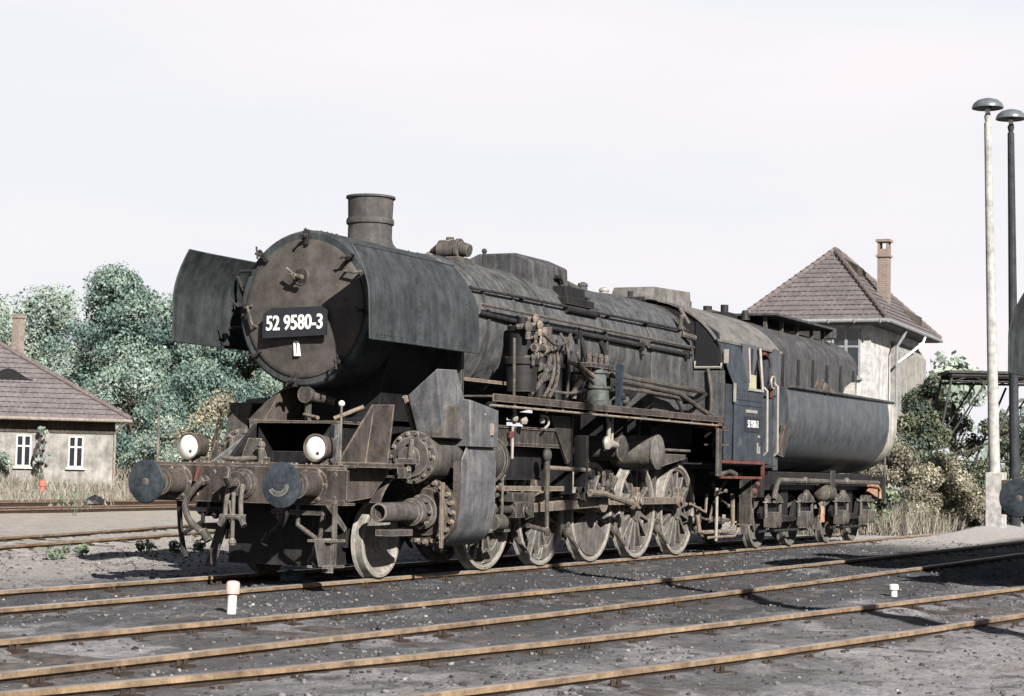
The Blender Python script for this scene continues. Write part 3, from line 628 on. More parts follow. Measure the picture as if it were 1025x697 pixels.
for k, (x, z, h, r, mt) in enumerate(((5.35,2.2,0.75,0.05,'black'),(5.62,2.2,0.55,0.09,'black'),(6.1,2.2,0.42,0.10,'black'),(6.45,2.2,0.62,0.06,'black'),(6.75,2.2,0.35,0.08,'black'),(5.85,2.2,0.3,0.12,'black'))):
    mb = MB(); mb.cyl((x,-1.12,z-0.05), (x,-1.12,z+h), r, r*0.9, 14); mb.cyl((x,-1.12,z+h), (x,-1.12,z+h+0.05), r*1.3, n=14); mb.cyl((x,-1.12,z+h+0.05), (x,-1.12,z+h+0.12), r*0.5, n=10); mb.build('valve_body', mt, loco)
for pts in ([(4.6,-1.25,2.9),(4.55,-1.28,2.6),(4.62,-1.25,2.2)], [(6.5,-1.25,2.85),(6.55,-1.3,2.6),(6.9,-1.32,2.45)], [(5.2,-1.36,3.0),(5.6,-1.33,2.9),(6.2,-1.2,2.95),(6.6,-1.1,3.1)], [(5.5,-1.3,2.3),(6.0,-1.36,2.28),(6.6,-1.34,2.35)], [(6.2,-1.25,2.2),(6.25,-1.25,2.6),(6.4,-1.15,2.9),(6.45,-1.02,3.1)]):
    MB().curve(pts, 0.02, 8, 5).build('copper_pipe', 'pipe', loco)

# ---- running boards
for s in (-1, 1):
    mb = MB(); y0, y1 = sorted((s*0.97, s*1.5)); yo = s*1.5
    mb.box(3.55, 11.50, y0, y1, 2.125, 2.145); mb.box(3.55, 11.50, min(yo,yo+s*0.012), max(yo,yo+s*0.012), 2.075, 2.165)
    mb.m = 1; mb.tube([(3.55,s*1.47,2.025),(11.45,s*1.47,2.025)], 0.016, 8)
    for x in (4.2,5.6,7.0,8.4,9.3,10.2,11.1): mb.box(x-0.02,x+0.02,min(s*1.46,s*1.48),max(s*1.46,s*1.48),2.02,2.12)
    mb.build('running_board', ['rustbrown', 'rod'], loco)
    for x in (4.9, 6.5, 8.1, 9.8):
        mb = MB(); mb.hexa([(x,s*0.6,1.85),(x+0.03,s*0.6,1.85),(x+0.03,s*0.6,2.12),(x,s*0.6,2.12),(x,s*1.42,2.05),(x+0.03,s*1.42,2.05),(x+0.03,s*1.42,2.12),(x,s*1.42,2.12)]); mb.build('board_bracket', 'black', loco)
    # upright at the rear end of the board, and step
    mb = MB(); mb.box(11.30, 11.48, min(s*1.46,s*1.5), max(s*1.46,s*1.5), 1.24, 2.06); mb.build('board_upright', 'dusty', loco, 0.004)
    # slide bar bracket and guide beams
    mb = MB(); mb.box(3.7, 6.35, min(s*1.05,s*1.2), max(s*1.05,s*1.2), 1.56, 1.60); mb.box(3.7, 6.35, min(s*1.18,s*1.2), max(s*1.18,s*1.2), 1.60, 1.78); mb.box(3.7, 6.35, min(s*1.05,s*1.22), max(s*1.05,s*1.22), 1.78, 1.81)
    mb.build('guide_beam', 'pipe', loco)
    mb = MB(); mb.prism([(5.75,1.98),(6.38,1.98),(6.38,1.40),(6.30,1.36)], 'y', *sorted((s*1.20, s*1.235))); mb.build('link_bracket', 'pipe', loco)
    MB().box(6.385, 6.43, *sorted((s*0.56, s*1.25)), 0.96, 2.02).build('motion_shade_plate', 'black', loco)  # plates added here to throw shade on the upper driving wheels
    MB().box(4.40, 4.44, *sorted((s*0.60, s*1.04)), 0.50, 2.02).build('motion_shade_plate', 'black', loco)
    MB().box(3.72, 5.9, *sorted((s*1.00, s*1.03)), 1.14, 1.76).build('guide_shade_web', 'black', loco)  # web sheet added behind the guide beam to shade the wheels
    # air tanks under the board
    for (x, r, z, y1) in ((8.22, 0.175, 1.60, 1.24), (9.42, 0.245, 1.57, 1.30)):     # air tanks lying across the engine
        mb = MB(); mb.lathe((x,s*0.58,z), (0,s,0), [(0,0),(0.0,r),(y1-0.58-0.07,r),(y1-0.58-0.065,r+0.012),(y1-0.58-0.04,r+0.012),(y1-0.58-0.03,r*0.96),(y1-0.58,r*0.7),(y1-0.565,r*0.3),(y1-0.56,0)], 32)
        mb.build('air_tank', 'wheel' if r > 0.2 else 'dusty', loco)
        mb = MB(); mb.box(x-0.02,x+0.02,*sorted((s*0.9,s*0.96)),z,2.10); mb.build('tank_strap', 'black', loco)
    mb = MB(); mb.curve([(7.55,s*1.25,2.02),(7.56,s*1.27,1.9),(7.6,s*1.25,1.70)], 0.03); mb.ball((7.55,s*1.25,1.66), 0.085, 10, (1.1,0.8,1.2)); mb.build('drain_cock', 'railwhite', loco)
    mb = MB(); mb.cyl((7.72,s*1.2,1.66), (7.98,s*1.2,1.64), 0.07, 0.05, n=12); mb.cyl((7.84,s*1.2,1.6), (7.84,s*1.2,2.05), 0.02, n=8); mb.build('strainer', 'railwhite', loco)
    mb = MB(); mb.prism([(10.15,1.36),(11.2,1.50),(11.2,1.56),(10.15,1.56)], 'y', *sorted((s*0.95, s*1.0))); mb.tube([(10.2,s*1.02,1.62),(11.3,s*1.02,1.62)], 0.022); mb.build('ash_pan_lever', 'dusty', loco)
    mb = MB(); mb.cyl((4.55,s*1.3,1.83), (4.55,s*1.3,2.03), 0.025, n=8); mb.ball((4.5,s*1.33,1.9), 0.05, 8); mb.ball((4.75,s*1.33,1.88), 0.06, 8); mb.cyl((4.55,s*1.28,1.40), (4.55,s*1.28,1.80), 0.018, n=8); mb.ball((5.35,s*1.3,1.9), 0.06, 8, (1,0.6,0.8)); mb.curve([(5.3,s*1.3,1.96),(5.45,s*1.32,1.95),(5.5,s*1.32,1.86),(5.38,s*1.32,1.8)], 0.016); mb.m = 1; mb.cyl((4.55,s*1.26,1.66), (4.55,s*1.26,1.74), 0.04, n=8)
    mb.build('oil_fittings', ['railwhite', 'red'], loco)

# ---- frames, stretchers, ash pan
for s in (-1, 1):
    mb = MB(); pf = [(0.82,0.90),(1.4,0.90),(1.7,1.15),(2.7,1.15),(3.0,0.55),(12.6,0.55),(12.6,1.45),(4.2,1.45),(4.0,1.75),(1.9,1.75),(1.55,1.72),(1.0,1.28),(0.82,1.26)]
    mb.prism(pf, 'y', *sorted((s*0.50, s*0.54))); mb.build('main_frame', 'black', loco)
for x in (1.9,3.2,5.6,7.2,8.9,10.5,12.2): MB().box(x,x+0.06,-0.498,0.498,0.60 if x > 3 else 1.18,1.42).build('frame_stretcher', 'black', loco)
MB().box(2.2,4.1,-0.55,0.55,1.77,1.82).build('cylinder_saddle_plate', 'black', loco)
mb = MB(); mb.hexa([(9.95,-0.44,0.58),(12.2,-0.44,0.58),(12.2,0.44,0.58),(9.95,0.44,0.58),(9.9,-0.94,1.75),(11.6,-0.94,1.75),(11.6,0.94,1.75),(9.9,0.94,1.75)]); mb.box(9.9,11.6,-0.95,0.95,1.752,2.21); mb.build('ash_pan', 'black', loco)
# ---- wheels
def drive_wheel(x, s, pin, cw, big=False):
    mb = MB(); mb.m = 0; yo = s*0.80
    for k in range(15):
        a = 2*math.pi*k/15+pin; c, q = math.cos(a), math.sin(a)
        def P(r, w, y): return (x+r*c-w*q, y, WR+r*q+w*c)
        mb.hexa([P(0.12,-0.034,s*0.70),P(0.12,0.034,s*0.70),P(0.63,0.022,s*0.71),P(0.63,-0.022,s*0.71),P(0.12,-0.030,s*0.80),P(0.12,0.030,s*0.80),P(0.63,0.019,s*0.775),P(0.63,-0.019,s*0.775)])
    mb.lathe((x,s*0.66,WR), (0,s,0), [(0,0.14),(0,0.17),(0.16,0.155),(0.16,0.13),(0.165,0.0)], 28)
    px, pz = x+0.33*math.cos(pin), WR+0.33*math.sin(pin)
    mb.cyl((px,s*0.68,pz), (px,s*0.83,pz), 0.105, n=20)
    # counterweight: a segment of the disc
    n = 18; pts = []
    span = 1.15 if big else 0.55; r0 = 0.20 if big else 0.46
    for i in range(n+1):
        a = cw-span+2*span*i/n; pts.append((x+0.615*math.cos(a), WR+0.615*math.sin(a)))
    for i in range(7):
        a = cw+span*0.75-1.5*span*i/6; k = r0+0.03*math.cos((i-3)/3*1.4); pts.append((x+k*math.cos(a), WR+k*math.sin(a)))
    mb.prism(pts, 'y', *sorted((s*0.69, s*0.815)))
    mb.lathe((x,s*0.685,WR), (0,s,0), [(0,0.635),(0,0.60),(0.095,0.60),(0.11,0.615),(0.11,0.64)], 56, cap=False)
    w = mb.build('driving_wheel', 'wheel', loco, 0.006)
    mb = MB(); mb.lathe((x,s*0.68,WR), (0,s,0), [(0.0,0.635),(0.0,0.715),(0.012,0.728),(0.026,0.722),(0.042,0.703),(0.14,0.697),(0.145,0.69),(0.145,0.655),(0.118,0.636)], 64, cap=False)
    mb.build('tyre', 'tyre', w)
    return w
PIN = R(153)
for i, x in enumerate(AX):
    for s in (-1, 1):
        pin = PIN if s < 0 else PIN+math.pi/2
        cw = {4: R(150), 3: R(185), 2: R(262)}.get(i, R(300)) if s < 0 else pin+math.pi
        drive_wheel(x, s, pin, cw, big=(i == 2))
    MB().cyl((x,-0.68,WR), (x,0.68,WR), 0.085, n=18).build('axle', 'black', loco)
for s in (-1, 1):
    mb = MB(); mb.lathe((LX,s*0.68,0.425), (0,s,0), [(0.0,0.30),(0.0,0.44),(0.012,0.453),(0.026,0.447),(0.042,0.428),(0.135,0.422),(0.145,0.412),(0.145,0.375),(0.118,0.355),(0.095,0.30),(0.09,0.16),(0.135,0.13),(0.135,0.11),(0.17,0.105),(0.185,0.06),(0.185,0)], 48)
    mb.build('leading_wheel', 'tyre', loco)
MB().cyl((LX,-0.68,0.425), (LX,0.68,0.425), 0.075, n=18).build('axle', 'black', loco)
mb = MB(); mb.box(1.15,3.0,-0.55,0.55,0.16,0.86); mb.box(1.75,2.6,-0.62,-0.56,0.35,0.75); mb.box(1.75,2.6,0.56,0.62,0.35,0.75); mb.build('front_shade_box', 'black', loco)  # black box added under the front end to block light and view
# brake blocks and hangers between the wheels
for s in (-1, 1):
    for i, x in enumerate(AX):
        mb = MB(); xb = x+0.80
        mb.hexa([(xb-0.05,s*0.72,0.32),(xb+0.05,s*0.72,0.30),(xb+0.05,s*0.80,0.30),(xb-0.05,s*0.80,0.32),(xb-0.085,s*0.72,0.78),(xb+0.02,s*0.72,0.80),(xb+0.02,s*0.80,0.80),(xb-0.085,s*0.80,0.78)])
        mb.box(xb-0.02,xb+0.025,*sorted((s*0.73,s*0.78)),0.5,1.25); mb.cyl((xb,s*0.70,0.52), (xb,s*0.85,0.52), 0.05, n=12)
        mb.tube([(xb-0.02,s*0.84,0.40),(xb+0.30,s*0.86,0.20)], 0.028, 8); mb.ball((xb-0.03,s*0.83,0.42), 0.07, 10)
        mb.build('brake_hanger', 'dusty', loco)

# ---- cylinders, valve chests and their casings
for s in (-1, 1):
    yc = s*1.17
    mb = MB(); mb.cyl((2.62,yc,0.76), (3.62,yc,0.76), 0.345, n=36); mb.lathe((2.60,yc,0.76), (-1,0,0), [(-0.03,0.385),(0.01,0.385),(0.015,0.30),(0.05,0.27),(0.06,0.0)], 36)
    mb.m = 1; mb.bolts((2.60,yc,0.76), (-1,0,0), 0.345, 20, 0.030, 0.055, n=8)
    mb.m = 0; mb.cyl((3.6,yc,0.76), (3.68,yc,0.76), 0.34, n=30); mb.cyl((3.68,yc,0.76), (3.9,yc,0.76), 0.12, n=20)
    cyl = mb.build('cylinder', ['rustbrown', 'rod'], loco)
    MB().box(2.40,2.44,*sorted((s*1.45,s*1.48)),0.36,1.10).build('cover_strap', 'rod', cyl)
    mb = MB(); mb.lathe((2.55,yc,0.76), (-1,0,0), [(0,0.20),(0.08,0.20),(0.10,0.15),(0.22,0.135),(0.24,0.155),(0.32,0.155),(0.34,0.115),(1.02,0.110),(1.05,0.10),(1.05,0.085),(0.98,0.08),(0.98,0)], 24)
    mb.bolts((2.40,yc,0.76), (-1,0,0), 0.17, 8, 0.02, 0.05); mb.box(1.62,2.1,*sorted((yc-0.10,yc+0.10)),0.50,0.57)
    mb.build('tail_rod_tunnel', 'dusty', cyl)
    mb = MB(); mb.cyl((2.28,yc,1.38), (4.05,yc,1.38), 0.265, n=32); mb.lathe((2.28,yc,1.38), (-1,0,0), [(0,0.30),(0.05,0.30),(0.055,0.235),(0.09,0.225),(0.10,0.12),(0.18,0.11),(0.19,0.0)], 30)
    mb.bolts((2.24,yc,1.38), (-1,0,0), 0.265, 14, 0.022, 0.04)
    mb.lathe((4.05,yc,1.38), (1,0,0), [(0,0.30),(0.05,0.30),(0.06,0.2),(0.14,0.16),(0.16,0)], 30)
    mb.box(2.02,2.10,*sorted((yc-0.16,yc+0.10)),1.30,1.36); mb.cyl((2.06,yc+s*0.05,1.22), (2.12,yc+s*0.05,1.58), 0.03, n=8); mb.box(1.98,2.12,*sorted((yc-0.05,yc+0.05)),1.14,1.26)
    mb.build('valve_chest', 'dusty', loco)
    # sheet casing over cylinder and valve chest
    mb = MB(); prof = [(2.72,1.30)]
    ys = s*1.535
    sec = [(s*0.85,1.62),(s*1.10,1.68),(s*1.36,1.64),(s*1.50,1.52),(ys,1.36),(ys,0.80),(s*1.50,0.58),(s*1.40,0.44),(s*1.25,0.375),(s*1.05,0.37)]
    sec2 = [(y-s*0.012 if abs(y) > 1.2 else y, z-0.012) for y, z in sec]
    x0f = lambda z: 2.92 if z > 1.35 else 2.72
    n = len(sec); vs = [(x0f(z),y,z) for y,z in sec]+[(3.60,y,z) for y,z in sec]+[(x0f(z),y,z) for y,z in sec2]+[(3.60,y,z) for y,z in sec2]
    fs = [(i,i+1,n+i+1,n+i) for i in range(n-1)]+[(2*n+i,2*n+i+1,3*n+i+1,3*n+i) for i in range(n-1)]+[(i,i+1,2*n+i+1,2*n+i) for i in range(n-1)]+[(n+i,n+i+1,3*n+i+1,3*n+i) for i in range(n-1)]
    mb.add(vs, fs); mb.build('cylinder_casing', 'cylinder', loco)
    lo = [(y, z) for y, z in sec if z <= 1.37]; rows = []; yc2, zc2 = s*1.17, 0.78
    for x, k in ((2.725,1.0),(2.69,0.992),(2.655,0.97),(2.63,0.935),(2.615,0.89)): rows += [(x, yc2+(y-yc2)*k, zc2+(z-zc2)*(k if z < 1.2 else 1-(1-k)*0.3)) for y, z in lo]
    n = len(lo); mb = MB(); mb.add(rows, [(j*n+i, j*n+i+1, (j+1)*n+i+1, (j+1)*n+i) for j in range(4) for i in range(n-1)]); mb.build('casing_front', 'rustbrown', loco)
    # inclined steam pipe casing down from the smokebox and the box over the chest
    if s < 0:
        mb = MB()
        mb.hexa([(2.42,-1.13,1.60),(2.80,-1.13,1.60),(2.80,-1.47,1.60),(2.40,-1.47,1.60),(2.16,-1.13,2.08),(2.66,-1.13,2.10),(2.70,-1.47,2.40),(2.21,-1.47,2.385)])
        mb.hexa([(2.80,-1.13,1.60),(3.15,-1.13,1.60),(3.15,-1.465,1.60),(2.802,-1.465,1.60),(2.68,-1.13,2.10),(2.88,-1.13,2.06),(2.88,-1.465,2.12),(2.702,-1.465,2.392)])
        mb.build('steam_pipe_casing', 'cylinder', loco, 0.012)
    mb = MB(); mb.hexa([(2.90,s*1.08,1.52),(3.60,s*1.08,1.52),(3.60,s*1.56,1.52),(2.90,s*1.56,1.52),(2.86,s*1.08,2.10),(3.60,s*1.08,1.98),(3.60,s*1.56,1.96),(2.86,s*1.56,2.06)])
    mb.m = 1; mb.cyl((3.42,s*1.565,1.66), (3.42,s*1.565,1.80), 0.03, n=10); mb.bolts((3.25,s*1.56,1.9), (0,s,0), 0.0, 1, 0.02, 0.015)
    mb.build('chest_cover_box', ['cylinder', 'rod'], loco, 0.02)
    mb = MB(); mb.hexa([(2.36,s*1.20,1.60),(2.78,s*1.20,1.60),(2.78,s*1.50,1.60),(2.36,s*1.50,1.60),(2.42,s*1.16,2.00),(2.78,s*1.16,2.00),(2.78,s*1.49,2.00),(2.42,s*1.49,2.00)]); mb.build('lubricator_box', 'dusty', loco, 0.02)
    if s > 0: continue
    # slanting brace plates from the buffer beam up to the smokebox
    mb = MB(); mb.prism([(0.92,1.30),(1.62,1.30),(1.62,1.95)], 'y', *sorted((s*0.98, s*1.0))); mb.hexa([(1.48,s*0.98,1.30),(1.50,s*0.98,1.30),(1.50,s*1.28,1.30),(1.48,s*1.28,1.30),(1.64,s*0.98,1.95),(1.66,s*0.98,1.95),(1.66,s*1.25,1.95),(1.64,s*1.25,1.95)])
    mb.prism([(0.86,1.25),(1.85,1.25),(1.85,1.30),(0.86,1.30)], 'y', *sorted((s*0.56, s*1.28))); mb.build('brace_plate', 'rustbrown', loco)
    mb = MB(); mb.tube([(2.62,s*1.0,1.58),(2.32,s*1.0,2.07)], 0.034, 8); mb.build('drain_pipe', 'rod', loco)
    mb = MB(); n = 14; arc = [(LX+0.52*math.cos(a), 0.55+0.62*math.sin(a)) for a in [R(30+120*i/n) for i in range(n+1)]]
    arc2 = [(LX+0.50*math.cos(a), 0.55+0.60*math.sin(a)) for a in [R(150-120*i/n) for i in range(n+1)]]
    mb.prism(arc+arc2, 'y', *sorted((s*0.60, s*1.05))); mb.prism([(0.82,0.86),(1.50,0.92),(1.62,1.02),(1.85,1.18),(1.85,1.25),(0.82,1.25)], 'y', *sorted((s*1.06, s*1.08))); mb.build('splasher', 'rustbrown', loco)

for s in (-1, 1):
    yc = s*1.17
    # ---- motion
    P = [(x+0.33*math.cos(PIN if s < 0 else PIN+math.pi/2), WR+0.33*math.sin(PIN if s < 0 else PIN+math.pi/2)) for x in AX]
    for i in range(4):
        (xa, za), (xb, zb) = P[i], P[i+1]; y = s*0.93
        mb = MB(); mb.box(xa+0.05,xb-0.05,*sorted((y-0.03,y+0.03)),za-0.055,za+0.055)
        mb.cyl((xb,y-0.05,zb), (xb,y+0.05,zb), 0.12, n=22); mb.cyl((xb,y,zb), (xb,y+s*0.10,zb), 0.06, n=14)
        if i == 0: mb.cyl((xa,y-0.05,za), (xa,y+0.05,za), 0.12, n=22)
        mb.box(xb-0.05,xb+0.05,*sorted((y-0.03,y+0.03)),zb+0.10,zb+0.2)
        mb.build('coupling_rod', 'rod', loco, 0.006)
    (x3, z3) = P[2]; xh = 5.05; y = s*1.07
    mb = MB(); d = Vector((x3-xh,0,z3-0.76)).normalized(); nv = Vector((-d.z,0,d.x)); a = Vector((xh,y,0.76)); e = Vector((x3,y,z3))
    for w0, sg in ((0.055, 1),):
        mb.hexa([a-nv*w0+Vector((0,-0.03,0)), e-nv*0.075+Vector((0,-0.03,0)), e-nv*0.075+Vector((0,0.03,0)), a-nv*w0+Vector((0,0.03,0)), a+nv*w0+Vector((0,-0.03,0)), e+nv*0.075+Vector((0,-0.03,0)), e+nv*0.075+Vector((0,0.03,0)), a+nv*w0+Vector((0,0.03,0))])
    mb.cyl(e-Vector((0,0.06,0)), e+Vector((0,0.06,0)), 0.15, n=24); mb.build('connecting_rod', 'rod', loco, 0.006)
    mb = MB(); mb.cyl((3.65,yc,0.76), (4.9,yc,0.76), 0.045, n=14); mb.box(4.78,5.30,*sorted((s*1.0,s*1.24)),0.66,0.86); mb.box(4.72,5.36,*sorted((s*1.02,s*1.22)),0.86,0.98); mb.cyl((xh,s*1.22,0.76), (xh,s*1.29,0.76), 0.07, n=14); mb.build('crosshead', 'pipe', loco, 0.01)
    mb = MB(); mb.box(3.75,6.32,*sorted((s*1.08,s*1.18)),1.00,1.06); mb.m = 1; mb.box(3.9,4.5,*sorted((s*1.185,s*1.19)),1.005,1.055); mb.build('slide_bar', ['rod', 'red'], loco)
    mb = MB(); mb.tube([(5.56,s*1.28,1.48),(5.58,s*1.28,0.95),(5.60,s*1.28,0.50)], [0.045,0.03,0.028], 8); mb.ball((5.56,s*1.28,1.46), 0.10, 12, (0.8,0.6,1)); mb.ball((5.60,s*1.28,0.48), 0.06, 10, (1,0.7,1)); mb.tube([(5.60,s*1.24,0.50),(5.2,s*1.2,0.56)], 0.03, 8)
    mb.build('combination_lever', 'pipe', loco)
    mb = MB(); n = 10; arc = [(6.95-0.9+0.9*math.cos(a), 1.22+0.9*math.sin(a)) for a in [R(-22+44*i/n) for i in range(n+1)]]; arc2 = [(6.95-0.9+0.98*math.cos(a), 1.22+0.98*math.sin(a)) for a in [R(22-44*i/n) for i in range(n+1)]]
    mb.prism(arc+arc2, 'y', *sorted((s*1.16, s*1.22))); mb.cyl((6.98,s*1.1,1.22), (6.98,s*1.3,1.22), 0.07, n=14); mb.box(6.80,6.86,*sorted((s*1.1,s*1.28)),1.05,1.75); mb.build('expansion_link', 'black', loco)
    mb = MB(); mb.tube([(5.58,s*1.25,1.30),(6.98,s*1.25,1.28)], 0.03, 8); mb.build('radius_rod', 'rod', loco)
    mb = MB(); mb.tube([(6.90,s*1.30,0.98),(7.4,s*1.27,0.97),(8.0,s*1.2,0.90),(8.72,s*1.16,0.82)], [0.045,0.04,0.04,0.05], 8); mb.ball((8.72,s*1.16,0.82), 0.10, 12, (1,0.5,1)); mb.build('eccentric_rod', 'rod', loco)
    mb = MB()
    for (x,z,r) in ((7.1,1.1,0.06),(7.35,1.12,0.05),(7.6,1.05,0.05),(7.9,1.08,0.075),(6.6,1.15,0.05),(7.75,1.22,0.05)): mb.ball((x,s*1.12,z), r, 10, (0.8,0.7,1.2)); mb.cyl((x,s*1.12,z-0.15), (x,s*1.12,z), 0.03, n=8)
    mb.box(6.6,8.1,*sorted((s*1.05,s*1.14)),0.90,0.97); mb.tube([(8.2,s*1.1,1.18),(8.0,s*1.12,1.02),(8.15,s*1.1,0.9)], 0.05); mb.build('motion_bracket', 'pipe', loco)
    mb = MB()
    for k in range(14): mb.ball((3.95+0.07*(k%4)+0.02*k, s*1.25, 0.95+0.09*(k//4)+0.03*(k%3)), 0.032, 8)
    mb.cyl((3.8,s*1.2,0.6), (3.8,s*1.2,1.3), 0.02, n=8); mb.cyl((4.3,s*1.28,0.55), (4.3,s*1.28,1.25), 0.018, n=8); mb.cyl((4.0,s*1.3,0.62), (4.25,s*1.3,0.62), 0.10, n=16); mb.box(3.9,4.5,*sorted((s*1.2,s*1.3)),0.50,0.53); mb.build('cylinder_cock', 'dusty', loco)

# ---- front end: buffer beam, buffers, coupling, hoses, lamps
mb = MB(); mb.box(0.62,0.66,-1.27,1.27,0.84,1.24); mb.box(0.62,0.84,-1.27,1.27,1.24,1.27); mb.box(0.66,0.84,-1.27,1.27,0.84,0.87)
mb.m = 0
for y in (-1.15,-0.62,-0.40,0.40,0.62,1.15):
    for z in (0.92,1.17): mb.ball((0.618,y,z), 0.02, 8, (0.5,1,1))
mb.bolts((0.66,0,1.268), (0,0,1), 0.0, 1, 0.01, 0.01)
for k in range(26): mb.ball((0.66+0.05*(k%2),-1.2+k*0.095,1.272), 0.016, 6)
mb.hexa([(0.615,-1.30,0.90),(0.66,-1.30,0.90),(0.66,-1.04,0.90),(0.615,-1.04,0.90),(0.615,-1.30,1.215),(0.66,-1.30,1.215),(0.66,-1.04,1.215),(0.615,-1.04,1.215)])
mb.build('buffer_beam', 'rustbrown', loco, 0.004)
mb = MB(); mb.box(0.84,1.60,-1.05,1.05,1.262,1.285); mb.build('front_platform', 'rustbrown', loco)
mb = MB(); mb.box(2.40,2.44,-0.498,0.498,0.9,1.732); mb.build('black_back_panel', 'black', loco)  # black panel set behind the front opening in place of its shade
mb = MB(); mb.box(1.55,2.4,-0.60,0.60,1.735,1.765); mb.hexa([(1.56,0.40,1.77),(2.3,0.40,1.77),(2.3,0.62,1.77),(1.56,0.62,1.77),(1.9,0.40,2.12),(2.3,0.40,2.2),(2.3,0.60,2.2),(1.9,0.60,2.0)]); mb.build('smokebox_step', 'rustbrown', loco)
mb = MB(); mb.box(1.56,1.60,0.50,0.60,1.29,1.73); mb.box(1.56,1.60,-0.60,-0.50,1.29,1.73); mb.prism([(0.86,1.285),(1.56,1.285),(1.56,1.62)], 'y', 0.60, 0.62); mb.prism([(0.86,1.285),(1.56,1.285),(1.56,1.62)], 'y', -0.62, -0.60); mb.build('step_support', 'cylinder', loco)
mb = MB(); mb.cyl((1.78,-0.02,2.06), (1.98,-0.10,2.04), 0.07, n=14); mb.cyl((1.74,-0.02,2.07), (1.80,-0.02,2.07), 0.10, n=16); mb.tube([(1.95,0.05,2.06),(2.1,-0.2,2.0)], 0.05); mb.cyl((1.85,0,1.77), (1.85,0,2.0), 0.04, n=8); mb.build('drain_valve', 'pipe', loco)
MB().tube([(1.62,-0.28,1.80),(1.80,0.02,1.84)], 0.02).build('poker', 'rod', loco); MB().tube([(1.58,-0.52,1.79),(1.75,-0.80,1.93)], 0.025).build('poker', 'rod', loco)
mb = MB(); mb.box(0.95,1.25,0.10,0.35,1.29,1.34); mb.prism([(0.98,1.34),(1.22,1.34),(1.10,1.55)], 'y', 0.12, 0.30); mb.cyl((0.92,0.0,1.29), (0.92,0.0,1.46), 0.035, n=10); mb.ball((0.92,0,1.47), 0.05, 8); mb.tube([(0.9,0.5,1.33),(0.92,0.3,1.31),(0.95,0.02,1.33)], 0.025); mb.build('platform_fittings', 'dusty', loco)
